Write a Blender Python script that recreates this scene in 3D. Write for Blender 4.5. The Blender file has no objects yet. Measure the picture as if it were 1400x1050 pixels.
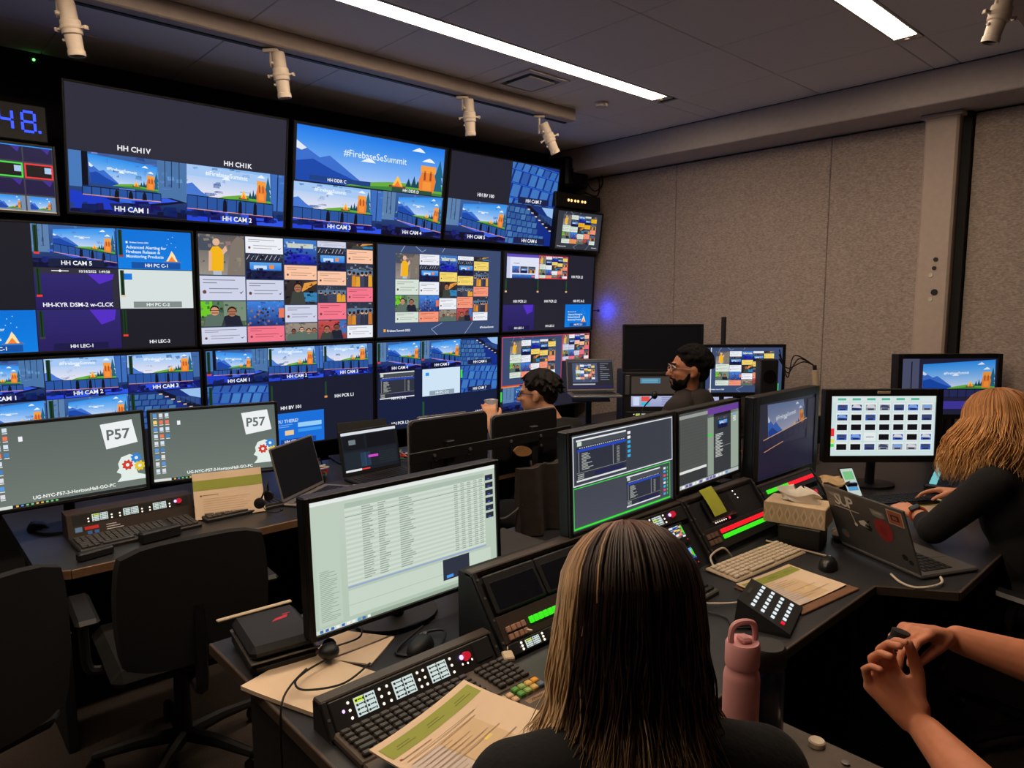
import bpy, bmesh, math, random
from mathutils import Vector, Matrix, Euler
random.seed(7)
R = math.radians
scene = bpy.context.scene
C = scene.collection

# ------------------------------------------------------------------ camera
cam_d = bpy.data.cameras.new('camera'); cam = bpy.data.objects.new('camera', cam_d); C.objects.link(cam)
YAW, PITCH, ROLL = R(42.4), R(6.75), R(-.23)
fw = Vector((math.sin(YAW)*math.cos(PITCH), math.cos(YAW)*math.cos(PITCH), -math.sin(PITCH)))
rt = Vector((math.cos(YAW), -math.sin(YAW), 0)); up = rt.cross(fw)
r2 = rt*math.cos(ROLL) + up*math.sin(ROLL); u2 = up*math.cos(ROLL) - rt*math.sin(ROLL)
cam.matrix_world = Matrix(((r2.x, u2.x, -fw.x, 0), (r2.y, u2.y, -fw.y, 0), (r2.z, u2.z, -fw.z, 1.65), (0, 0, 0, 1)))
cam_d.sensor_width = 36; cam_d.lens = 951/1400*36; cam_d.clip_start = .02
scene.camera = cam
# ------------------------------------------------------------------ world, exposure
w = bpy.data.worlds.new('world'); scene.world = w; w.use_nodes = True
w.node_tree.nodes['Background'].inputs[0].default_value = (.02, .02, .024, 1)
w.node_tree.nodes['Background'].inputs[1].default_value = .15
vs = scene.view_settings
vs.view_transform = 'Standard'; vs.look = 'None'; vs.gamma = 1; vs.exposure = 0; vs.use_curve_mapping = False
LAMP = 31.0         # strength of the linear ceiling luminaires
SCREEN = 1.0        # brightness of every screen

# ------------------------------------------------------------------ helpers
def lin(c):
    if isinstance(c, str): c = tuple(int(c[i:i+2], 16) for i in (0, 2, 4))
    return tuple((v/255/12.92 if v <= 10 else ((v/255+.055)/1.055)**2.4) for v in c[:3])

MATS = {}
def mat(name, col, rough=.6, metal=0, vary=.15, scale=30, bump=0, emit=None, estr=1, coat=0, spec=.5, stretch=None, alpha=None, trans=0):
    if name in MATS: return MATS[name]
    m = bpy.data.materials.new(name); m.use_nodes = True; nt = m.node_tree; b = nt.nodes['Principled BSDF']
    c = lin(col)
    b.inputs['Roughness'].default_value = rough; b.inputs['Metallic'].default_value = metal
    b.inputs['Coat Weight'].default_value = coat; b.inputs['Specular IOR Level'].default_value = spec
    tc = nt.nodes.new('ShaderNodeTexCoord'); nz = nt.nodes.new('ShaderNodeTexNoise'); nz.inputs['Scale'].default_value = scale
    nz.inputs['Detail'].default_value = 3
    src = tc.outputs['Object']
    if stretch:
        mp = nt.nodes.new('ShaderNodeMapping'); mp.inputs['Scale'].default_value = stretch
        nt.links.new(src, mp.inputs[0]); src = mp.outputs[0]
    nt.links.new(src, nz.inputs['Vector'])
    rmp = nt.nodes.new('ShaderNodeValToRGB')
    rmp.color_ramp.elements[0].position = .3; rmp.color_ramp.elements[1].position = .7
    rmp.color_ramp.elements[0].color = (*[max(0, v*(1-vary)) for v in c], 1); rmp.color_ramp.elements[1].color = (*[min(1, v*(1+vary)) for v in c], 1)
    nt.links.new(nz.outputs['Fac'], rmp.inputs[0]); nt.links.new(rmp.outputs[0], b.inputs['Base Color'])
    if bump:
        bp = nt.nodes.new('ShaderNodeBump'); bp.inputs['Strength'].default_value = bump; bp.inputs['Distance'].default_value = .004
        nt.links.new(nz.outputs['Fac'], bp.inputs['Height']); nt.links.new(bp.outputs[0], b.inputs['Normal'])
    if emit:
        b.inputs['Emission Color'].default_value = (*lin(emit), 1); b.inputs['Emission Strength'].default_value = estr
    if alpha is not None: b.inputs['Alpha'].default_value = alpha
    if trans: b.inputs['Transmission Weight'].default_value = trans
    MATS[name] = m; return m

def glow(name, col, s=1.0):
    return mat(name, (12, 12, 12), .5, emit=col, estr=s)

def chamfer_box(s, b):
    hx, hy, hz = s[0]/2, s[1]/2, s[2]/2; b = min(b, hx*.98, hy*.98, hz*.98)
    V = []; idx = {}
    for sx in (-1, 1):
        for sy in (-1, 1):
            for sz in (-1, 1):
                for ax in range(3):
                    p = [sx*(hx-b), sy*(hy-b), sz*(hz-b)]; p[ax] = (sx, sy, sz)[ax]*(hx, hy, hz)[ax]
                    idx[(sx, sy, sz, ax)] = len(V); V.append(p)
    F = []
    for ax in range(3):
        o = [a for a in range(3) if a != ax]
        for sg in (-1, 1):
            q = []
            for a, c in ((-1, -1), (1, -1), (1, 1), (-1, 1)):
                k = [0, 0, 0]; k[ax] = sg; k[o[0]] = a; k[o[1]] = c; q.append(idx[(*k, ax)])
            F.append(q)
        for a in (-1, 1):
            for c in (-1, 1):
                q = []
                for e, which in ((-1, 0), (1, 0), (1, 1), (-1, 1)):
                    k = [0, 0, 0]; k[ax] = e; k[o[0]] = a; k[o[1]] = c; q.append(idx[(*k, o[which])])
                F.append(q)
    for sx in (-1, 1):
        for sy in (-1, 1):
            for sz in (-1, 1): F.append([idx[(sx, sy, sz, a)] for a in range(3)])
    return V, F

class MB:
    """collects shapes, then links them as one mesh object"""
    def __init__(s): s.v = []; s.f = []; s.sm = []; s.M = Matrix.Identity(4)
    def add(s, V, F, smooth=False, M=None):
        n = len(s.v); T = s.M @ M if M else s.M
        s.v += [tuple(T @ Vector(p)) for p in V]; s.f += [[i+n for i in q] for q in F]; s.sm += [smooth]*len(F); return s
    def box(s, c, sz, b=0, rot=None):
        M = Matrix.Translation(c)
        if rot: M = M @ Euler(rot).to_matrix().to_4x4()
        if b: V, F = chamfer_box(sz, b)
        else:
            hx, hy, hz = (k/2 for k in sz)
            V = [(x, y, z) for x in (-hx, hx) for y in (-hy, hy) for z in (-hz, hz)]
            F = [(0, 1, 3, 2), (4, 6, 7, 5), (0, 4, 5, 1), (2, 3, 7, 6), (0, 2, 6, 4), (1, 5, 7, 3)]
        return s.add(V, F, False, M)
    def bb(s, a, c, b=0):
        return s.box([(a[i]+c[i])/2 for i in range(3)], [abs(c[i]-a[i]) for i in range(3)], b)
    def cyl(s, p0, p1, r0, r1=None, n=14, cap=True):
        r1 = r0 if r1 is None else r1; p0 = Vector(p0); p1 = Vector(p1); d = (p1-p0).normalized()
        a = d.orthogonal().normalized(); c = d.cross(a); V = []
        for p, r in ((p0, r0), (p1, r1)):
            for i in range(n):
                t = 2*math.pi*i/n; V.append(p + (a*math.cos(t)+c*math.sin(t))*r)
        s.add(V, [(i, (i+1) % n, n+(i+1) % n, n+i) for i in range(n)], True)
        if cap: s.add(V, [list(range(n))[::-1], list(range(n, 2*n))])
        return s
    def tube(s, pts, r, n=7, closed=False):
        pts = [Vector(p) for p in pts]; rs = r if isinstance(r, (list, tuple)) else [r]*len(pts); V = []; a = None; m = len(pts)
        for i, p in enumerate(pts):
            d = ((pts[(i+1) % m] - pts[i-1]) if closed else (pts[min(i+1, m-1)] - pts[max(i-1, 0)]))
            if d.length < 1e-9: d = Vector((0, 0, 1))
            d.normalize()
            a = d.orthogonal() if a is None else a - d*a.dot(d)
            if a.length < 1e-6: a = d.orthogonal()
            a.normalize(); c = d.cross(a)
            for k in range(n):
                t = 2*math.pi*k/n; V.append(p + (a*math.cos(t)+c*math.sin(t))*rs[i])
        F = []
        for i in range(m if closed else m-1):
            for k in range(n):
                j = (i+1) % m; F.append((i*n+k, i*n+(k+1) % n, j*n+(k+1) % n, j*n+k))
        if not closed: F += [list(range(n))[::-1], list(range((m-1)*n, m*n))]
        return s.add(V, F, True)
    def lathe(s, prof, n=24, M=None):
        V = [(r*math.cos(2*math.pi*k/n), r*math.sin(2*math.pi*k/n), z) for r, z in prof for k in range(n)]
        F = [(i*n+k, i*n+(k+1) % n, (i+1)*n+(k+1) % n, (i+1)*n+k) for i in range(len(prof)-1) for k in range(n)]
        s.add(V, F, True, M)
        return s.add(V, [list(range(n))[::-1], list(range((len(prof)-1)*n, len(prof)*n))], False, M)
    def prism(s, poly, z0, z1, M=None):
        n = len(poly); V = [(x, y, z0) for x, y in poly] + [(x, y, z1) for x, y in poly]
        return s.add(V, [list(range(n))[::-1], list(range(n, 2*n))] + [(i, (i+1) % n, n+(i+1) % n, n+i) for i in range(n)], False, M)
    def ell(s, c, r, nu=16, nv=10, rot=None):
        V = []; F = []
        for j in range(nv+1):
            t = math.pi*j/nv
            for i in range(nu):
                p = 2*math.pi*i/nu; V.append((r[0]*math.sin(t)*math.cos(p), r[1]*math.sin(t)*math.sin(p), r[2]*math.cos(t)))
        for j in range(nv):
            for i in range(nu): F.append((j*nu+i, j*nu+(i+1) % nu, (j+1)*nu+(i+1) % nu, (j+1)*nu+i))
        M = Matrix.Translation(c)
        if rot: M = M @ Euler(rot).to_matrix().to_4x4()
        return s.add(V, F, True, M)
    def mesh(s, name, m):
        me = bpy.data.meshes.new(name); me.from_pydata(s.v, [], s.f)
        me.polygons.foreach_set('use_smooth', s.sm)
        for k in (m if isinstance(m, (list, tuple)) else [m]): me.materials.append(k)
        bm = bmesh.new(); bm.from_mesh(me); bmesh.ops.remove_doubles(bm, verts=bm.verts, dist=1e-6)
        bmesh.ops.recalc_face_normals(bm, faces=bm.faces); bm.to_mesh(me); bm.free()
        if any(s.sm): me.set_sharp_from_angle(angle=R(38))
        return me
    def build(s, name, m, parent=None, loc=(0, 0, 0), rot=(0, 0, 0)):
        o = bpy.data.objects.new(name, s.mesh(name, m)); C.objects.link(o)
        o.location = loc; o.rotation_euler = rot
        if parent: o.parent = parent
        return o

def tag(o, label=None, cat=None, group=None, kind=None):
    if label: o['label'] = label
    if cat: o['category'] = cat
    if group: o['group'] = group
    if kind: o['kind'] = kind
    return o
def thing(name, label, cat, loc=(0, 0, 0), rotz=0, group=None):
    o = bpy.data.objects.new(name, None); C.objects.link(o); o.empty_display_size = .1
    o.location = loc; o.rotation_euler = (0, 0, rotz)
    return tag(o, label, cat, group)
def inst(name, me, parent=None, loc=(0, 0, 0), rot=(0, 0, 0)):
    o = bpy.data.objects.new(name, me); C.objects.link(o); o.location = loc; o.rotation_euler = rot
    if parent: o.parent = parent
    return o
def copy_tree(o, parent=None):
    c = o.copy(); C.objects.link(c); c.parent = parent
    for ch in o.children: copy_tree(ch, c)
    return c
def bez(pts, n=10):
    """smooth curve through points"""
    P = [Vector(p) for p in pts]; out = []
    for i in range(len(P)-1):
        a = P[max(i-1, 0)]; b = P[i]; c = P[i+1]; d = P[min(i+2, len(P)-1)]
        for k in range(n):
            t = k/n
            out.append(.5*((2*b)+(c-a)*t+(2*a-5*b+4*c-d)*t*t+(3*b-a-3*c+d)*t**3))
    return out + [P[-1]]

# ------------------------------------------------------------------ pictures on screens: flat coloured polygons
sm = bpy.data.materials.new('screen_picture'); sm.use_nodes = True
_b = sm.node_tree.nodes['Principled BSDF']; _b.inputs['Base Color'].default_value = (.006, .006, .008, 1); _b.inputs['Roughness'].default_value = .35
_b.inputs['Specular IOR Level'].default_value = .25
_a = sm.node_tree.nodes.new('ShaderNodeAttribute'); _a.attribute_name = 'Col'
sm.node_tree.links.new(_a.outputs['Color'], _b.inputs['Emission Color']); _b.inputs['Emission Strength'].default_value = SCREEN
pm = bpy.data.materials.new('printed_matter'); pm.use_nodes = True
_b = pm.node_tree.nodes['Principled BSDF']; _b.inputs['Roughness'].default_value = .7
_a = pm.node_tree.nodes.new('ShaderNodeAttribute'); _a.attribute_name = 'Col'
pm.node_tree.links.new(_a.outputs['Color'], _b.inputs['Base Color'])

_TXT = {}
def glyphs(t, bold):
    if (t, bold) in _TXT: return _TXT[(t, bold)]
    cu = bpy.data.curves.new('t', 'FONT'); cu.body = t; cu.resolution_u = 2; cu.offset = .022 if bold else .004
    ob = bpy.data.objects.new('t', cu); C.objects.link(ob)
    dg = bpy.context.evaluated_depsgraph_get(); dg.update()
    me = ob.evaluated_get(dg).to_mesh()
    V = [(v.co.x, v.co.y) for v in me.vertices]; F = [list(p.vertices) for p in me.polygons]
    ob.evaluated_get(dg).to_mesh_clear(); bpy.data.objects.remove(ob); bpy.data.curves.remove(cu)
    _TXT[(t, bold)] = (V, F); return V, F

def clip(pts):
    for ax, sg in ((0, 0), (0, 1), (1, 0), (1, 1)):
        out = []; n = len(pts)
        ins = (lambda p: p[ax] >= -1e-9) if sg == 0 else (lambda p: p[ax] <= 1+1e-9)
        for i in range(n):
            a, b = pts[i], pts[(i+1) % n]
            if ins(a): out.append(a)
            if ins(a) != ins(b):
                t = (sg-a[ax])/(b[ax]-a[ax]); q = [a[k]+(b[k]-a[k])*t for k in (0, 1)]; q[ax] = sg; out.append(tuple(q))
        pts = out
        if not pts: return []
    return pts

class Pic:
    """a picture w x h metres, drawn in unit coordinates (x right, y up); L is the layer"""
    STEP = .0004
    def __init__(s, w, h): s.w, s.h = w, h; s.root = s; s.x0 = s.y0 = 0; s.sx = s.sy = 1; s.v = []; s.f = []; s.c = []; s.dim = 1; s.L0 = 0
    def sub(s, x0, y0, x1, y1, dim=None, L0=0):
        o = Pic.__new__(Pic); o.root = s.root; o.x0 = s.x0+x0*s.sx; o.y0 = s.y0+y0*s.sy; o.sx = (x1-x0)*s.sx; o.sy = (y1-y0)*s.sy
        o.w = s.w*(x1-x0); o.h = s.h*(y1-y0); o.dim = s.dim if dim is None else dim*s.dim; o.L0 = s.L0+L0; return o
    def poly(s, pts, col, L=0, cols=None, noclip=False):
        if not noclip and not cols:
            pts = clip(list(pts))
            if len(pts) < 3: return
        r = s.root; n = len(r.v)
        for p in pts: r.v.append(((s.x0+p[0]*s.sx)*r.w, (s.y0+p[1]*s.sy)*r.h, (L+s.L0)*Pic.STEP))
        r.f.append(list(range(n, n+len(pts))))
        for i in range(len(pts)): r.c.append(tuple(k*s.dim for k in lin(cols[i] if cols else col)))
    def rect(s, x0, y0, x1, y1, col, L=0, top=None):
        x0, x1 = max(0, min(x0, 1)), max(0, min(x1, 1)); y0, y1 = max(0, min(y0, 1)), max(0, min(y1, 1))
        if x1-x0 < 1e-6 or y1-y0 < 1e-6: return
        s.poly([(x0, y0), (x1, y0), (x1, y1), (x0, y1)], col, L, cols=(col, col, top, top) if top else None)
    def line(s, a, b, wd, col, L=0):
        ax, ay = a[0]*s.w, a[1]*s.h; bx, by = b[0]*s.w, b[1]*s.h; dx, dy = bx-ax, by-ay; l = math.hypot(dx, dy) or 1
        nx, ny = -dy/l*wd*s.h/2, dx/l*wd*s.h/2
        s.poly([((ax+nx)/s.w, (ay+ny)/s.h), ((ax-nx)/s.w, (ay-ny)/s.h), ((bx-nx)/s.w, (by-ny)/s.h), ((bx+nx)/s.w, (by+ny)/s.h)], col, L)
    def frame(s, x0, y0, x1, y1, t, col, L=0):
        tx = t*s.h/s.w
        s.rect(x0, y0, x1, y0+t, col, L); s.rect(x0, y1-t, x1, y1, col, L); s.rect(x0, y0+t, x0+tx, y1-t, col, L); s.rect(x1-tx, y0+t, x1, y1-t, col, L)
    def disc(s, x, y, r, col, L=0, n=12, ry=None, a0=0):
        ry = r if ry is None else ry
        s.poly([(x+r*s.h/s.w*math.cos(a0+2*math.pi*i/n), y+ry*math.sin(a0+2*math.pi*i/n)) for i in range(n)], col, L)
    def text(s, t, x, y, h, col, L=5, al='c', bold=True, ax=None, ay=None, fit=None):
        V, F = glyphs(t, bold)
        if not V: return
        mx = max(p[0] for p in V); mn = min(p[0] for p in V); wd = mx-mn; k = h*s.h/.7
        if fit: k = fit*s.w/wd
        off = {'l': 0, 'c': wd/2, 'r': wd}[al]; r = s.root; n = len(r.v)
        for px, py in V:
            X = (px-mn-off)*k; Y = py*k
            if ax: q = (x+(X*ax[0]+Y*ay[0])/s.w, y+(X*ax[1]+Y*ay[1])/s.h)
            else: q = (x+X/s.w, y+Y/s.h)
            r.v.append(((s.x0+q[0]*s.sx)*r.w, (s.y0+q[1]*s.sy)*r.h, (L+s.L0)*Pic.STEP)); r.c.append(tuple(z*s.dim for z in lin(col)))
        for q in F: r.f.append([i+n for i in q])
    def build(s, name, parent, M=None, m=None):
        """stands upright facing -Y with its lower left corner at the origin, then M"""
        me = bpy.data.meshes.new(name); T = (M or Matrix.Identity(4)) @ Matrix(((1, 0, 0, 0), (0, 0, -1, 0), (0, 1, 0, 0), (0, 0, 0, 1)))
        me.from_pydata([tuple(T @ Vector(p)) for p in s.v], [], s.f)
        at = me.color_attributes.new('Col', 'FLOAT_COLOR', 'POINT')
        buf = [];
        for c in s.c: buf += [*c, 1.0]
        at.data.foreach_set('color', buf); me.materials.append(m or sm)
        o = bpy.data.objects.new(name, me); C.objects.link(o)
        if parent: o.parent = parent
        return o
# ------------------------------------------------------------------ what the screens show
WHITE = (238, 240, 245); DARK = (27, 27, 37); NAVY = (10, 14, 40)
def caption(c, t, y=.06, h=.085, bar=None, x=.5, col=WHITE):
    if bar: c.rect(x-.33, y-.04, x+.33, y+h+.035, bar, 15)
    c.text(t, x, y, h, col, 16)
def backdrop(c, q, text=True, L=1, pal=0):
    """the painted hillside shown on the stage wall, mapped into the quad q = BL, BR, TR, TL"""
    def m(u, v):
        a = [q[0][k]*(1-u)*(1-v)+q[1][k]*u*(1-v)+q[2][k]*u*v+q[3][k]*(1-u)*v for k in (0, 1)]; return tuple(a)
    skyb, skyt = [((214, 222, 246), (38, 140, 235)), ((240, 232, 240), (120, 180, 245)), ((180, 205, 248), (20, 120, 232)), ((200, 196, 214), (110, 130, 176))][pal]
    n = 4
    for k in range(n):
        a, b = k/n, (k+1)/n
        ca = tuple(skyb[i]+(skyt[i]-skyb[i])*a for i in range(3)); cb = tuple(skyb[i]+(skyt[i]-skyb[i])*b for i in range(3))
        pts = [m(0, a), m(1, a), m(1, b), m(0, b)]
        if min(min(p) for p in pts) >= 0 and max(max(p) for p in pts) <= 1: c.poly(pts, ca, L, cols=(ca, ca, cb, cb))
        else: c.poly(pts, tuple((ca[i]+cb[i])/2 for i in range(3)), L)
    P = lambda pts, col, l: c.poly([m(*p) for p in pts], col, l)
    if pal == 1:
        P([(0, .0), (0, .3), (.06, .34), (.16, .16), (.3, .0)], (70, 120, 210), L+1)
    else:
     P([(0, .25), (.0, .72), (.06, .6), (.14, .46), (.2, .52), (.28, .36), (.4, .12), (.4, 0), (0, 0)], (58, 110, 205), L+1)
     P([(.0, .72), (.06, .6), (.03, .55), (0, .58)], (225, 232, 245), L+2)
     P([(0, .35), (.1, .42), (.22, .26), (.42, .06), (.42, 0), (0, 0)], (24, 72, 170), L+2)
    P([(.3, .0), (.42, .1), (.6, .17), (.8, .2), (1, .22), (1, 0)], (104, 172, 58), L+3)
    P([(.3, .0), (.6, .08), (1, .05), (1, 0)], (58, 130, 60), L+4)
    for x, h in ((.74, .3), (.78, .36), (.81, .28)): P([(x-.022, .12), (x+.022, .12), (x, h)], (20, 70, 90), L+4)
    for x, y, k in ((.97, .3, 1), (.96, .45, .8), (.97, .6, .6)): P([(x-.06*k, y-.2), (min(1, x+.06*k), y-.2), (x, y+.16)], (30, 100, 130), L+4)
    P([(.62, .1), (.7, .1), (.66, .32)], (255, 196, 70), L+5); P([(.635, .1), (.685, .1), (.66, .22)], (250, 120, 50), L+6)
    P([(.6, .08), (.72, .08), (.72, .12), (.6, .12)], (120, 60, 50), L+5)
    P([(.82, .05), (.93, .05), (.945, .3), (.925, .5), (.84, .5), (.815, .3)], (236, 130, 50), L+6)
    P([(.825, .46), (.94, .46), (.94, .6), (.825, .6)], (246, 158, 62), L+7)
    P([(.845, .1), (.91, .1), (.91, .27), (.845, .27)], (246, 150, 60), L+7)
    P([(.85, .3), (.865, .3), (.865, .5), (.85, .5)], (160, 70, 40), L+7); P([(.895, .3), (.91, .3), (.91, .5), (.895, .5)], (160, 70, 40), L+7)
    for x, y in ((.8, .86), (.45, .5), (.88, .68)): P([(x-.05, y), (x+.05, y), (x+.03, y+.05), (x+.005, y+.085), (x-.02, y+.05)], (235, 242, 250), L+3)
    if text:
        o = m(.46, .56); X = m(.8, .56); Y = m(.46, .7)
        dx = (X[0]-o[0])*c.w, (X[1]-o[1])*c.h; l = math.hypot(*dx) or 1; ux = (dx[0]/l, dx[1]/l); 
        dy = (Y[0]-o[0])*c.w, (Y[1]-o[1])*c.h; l2 = math.hypot(*dy) or 1
        c.text('#FirebaseSummit', o[0], o[1], .1*(m(0, 1)[1]-m(0, 0)[1]), (235, 245, 255), L+8, bold=True, ax=ux, ay=(dy[0]/l2, dy[1]/l2))
def stage(c, kind=1, text=True):
    """the auditorium stage as the studio cameras see it"""
    c.rect(0, 0, 1, 1, (14, 26, 84), 0, top=(58, 98, 160))
    if kind == 1:       # from the side, whole stage
        c.rect(0, .42, .1, 1, (70, 120, 185), 1); c.rect(.1, .45, .15, 1, (8, 10, 26), 1)
        c.rect(.73, .3, 1, 1, (74, 116, 168), 1); 
        for x in (.8, .86, .93): c.line((x, .55), (x, 1), .012, (20, 30, 60), 2)
        q = [(.17, .5), (.74, .44), (.74, .88), (.15, .97)]
        backdrop(c, q, text)
        c.poly([(0, .0), (.62, .0), (.6, .2), (0, .36)], (26, 58, 196), 2); c.poly([(0, 0), (1, 0), (1, .12), (.5, .08), (0, .06)], (10, 14, 50), 3)
        c.poly([(.28, .26), (.86, .36), (1, .3), (.55, .14)], (12, 16, 44), 3); c.poly([(.4, .27), (.82, .35), (.92, .31), (.58, .2)], (52, 92, 232), 4)
        c.rect(.4, .21, .53, .44, (56, 104, 226), 10); c.rect(.4, .42, .53, .45, (110, 150, 240), 11)
        a, b = (.1, .44), (.76, .42); lo = -.14
    elif kind == 2:     # frontal, tight
        q = [(.0, .42), (.86, .4), (.84, 1.12), (.0, 1.2)]
        c.rect(.86, .3, 1, 1, (60, 110, 190), 1); c.line((.93, .3), (.93, 1), .02, (14, 20, 50), 2)
        backdrop(c, q, text, pal=1)
        c.rect(0, 0, .2, .4, (34, 66, 214), 9); c.rect(0, .0, 1, .14, (14, 22, 96), 8)
        c.poly([(.22, .06), (.25, .2), (.8, .2), (1, .12), (1, .0), (.22, .0)], (44, 84, 228), 9); c.rect(.62, 0, .68, .3, (8, 10, 30), 10)
        a, b = (0, .46), (.88, .42); lo = -.24
    elif kind == 3:     # frontal with a wide blue floor
        q = [(0, .46), (.9, .44), (.88, 1.1), (0, 1.16)]
        c.rect(.9, .3, 1, 1, (64, 104, 164), 1); backdrop(c, q, text, pal=1)
        c.rect(0, 0, 1, .2, (16, 24, 110), 8); c.poly([(.1, .02), (.14, .2), (.86, .2), (.95, .02)], (40, 76, 226), 9)
        a, b = (0, .5), (.9, .46); lo = -.26
    elif kind == 4:     # from the right-hand side
        c.rect(0, .35, .2, 1, (92, 128, 172), 1)
        for x in (.07, .13): c.line((x, .5), (x, 1), .015, (20, 30, 60), 2)
        q = [(.24, .56), (.98, .34), (.98, 1.0), (.25, .9)]
        backdrop(c, q, text)
        c.rect(0, 0, 1, .2, (10, 14, 48), 8); c.poly([(.16, .4), (.3, .44), (.98, .18), (.7, .12)], (62, 100, 235), 9); c.poly([(0, .1), (.4, .1), (.75, .02), (.75, 0), (0, 0)], (8, 10, 30), 10)
        a, b = (.24, .56), (1, .34); lo = -.2
    N = 9
    tp = lambda t: (a[0]+(b[0]-a[0])*t, a[1]+(b[1]-a[1])*t)
    c.poly([tp(0), tp(1), (tp(1)[0], tp(1)[1]+lo), (tp(0)[0], tp(0)[1]+lo)], (40, 84, 160), 11)
    c.line(tp(0), tp(1), .014, (10, 12, 26), 12); c.line((a[0], a[1]+lo), (b[0], b[1]+lo), .014, (226, 150, 120), 12)
    rn = random.Random(kind*7); clutter(c, 26, (20, 30, 96), rn, 10, 0, .14, 22, .16); clutter(c, 22, (70, 110, 172), rn, 1, .45, 1, 34, .1)
    for i in range(N+1):
        p = tp(i/N); c.line(p, (p[0], p[1]+lo), .012, (10, 12, 26), 12)
    for t in (.42, .6, .78):
        p = tp(t); c.poly([(p[0]-.02, p[1]+lo), (p[0]+.02, p[1]+lo), (p[0]+.016, p[1]-.05), (p[0], p[1]+.01), (p[0]-.016, p[1]-.05)], (12, 16, 34), 13)
def seats(c, kind=7):
    c.rect(0, 0, 1, 1, (18, 44, 140), 0, top=(24, 50, 120))
    if kind == 7:
        for r, (y, h, n, x0) in enumerate(((-.12, .26, 5, -.1), (.18, .32, 5, .03), (.54, .3, 6, -.12), (.86, .2, 7, -.05))):
            c.poly([(0, y+h+.02), (1, y+h-.16+.02), (1, y+h-.16), (0, y+h)], (40, 100, 220), 2)
            for i in range(n+2):
                x = x0+i*1.02/n; s = .8/n; k = .16*x
                col = random.choice(((62, 118, 190), (54, 108, 182), (66, 126, 196), (48, 92, 170)))
                c.poly([(x-.03, y-k), (x+s-.03, y-k-.02), (x+s+.02, y+h-k-.04), (x+.02, y+h-k-.02)], col, 1)
    else:
        for r in range(7):
            y = .95-r*.16; n = 9
            for i in range(n+3):
                x = -.2+i/n+r*.03; k = .1*x; s = .85/n
                if x > .42+.08*r: continue
                col = random.choice(((62, 110, 165), (54, 100, 156), (72, 120, 170), (48, 88, 150)))
                c.poly([(x, y-k-.13), (x+s, y-k-.13), (x+s+.01, y-k), (x+.01, y-k)], col, 1)
        c.poly([(.36, 1), (.46, 1), (1, .5), (1, .3)], (14, 18, 40), 2)
        for i in range(7): c.rect(.4+i*.085, .9-i*.085, .45+i*.085, .93-i*.085, (220, 190, 170), 3)
        c.poly([(.7, 1), (1, 1), (1, .72), (.84, .8)], (150, 190, 235), 3)
        for i in range(5): c.rect(.64+i*.07, .66-i*.03, .7+i*.07, .82-i*.02, (46, 74, 130), 2)
def clutter(c, n, base, rnd, L=1, y0=0, y1=1, amp=46, size=.12):
    for _ in range(n):
        x, y = rnd.uniform(-.05, 1), rnd.uniform(y0, y1); w_, h_ = rnd.uniform(.02, size), rnd.uniform(.02, size); d = rnd.uniform(-amp, amp)
        col = tuple(max(0, min(255, v+d+rnd.uniform(-14, 14))) for v in base); k = rnd.uniform(-.03, .03)
        c.poly([(x, y), (x+w_, y+k), (x+w_*.9, y+h_), (x-k, y+h_*.9)], col, L)
SKIN = [(206, 150, 118), (168, 112, 84), (120, 78, 60), (226, 178, 150)]
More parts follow.
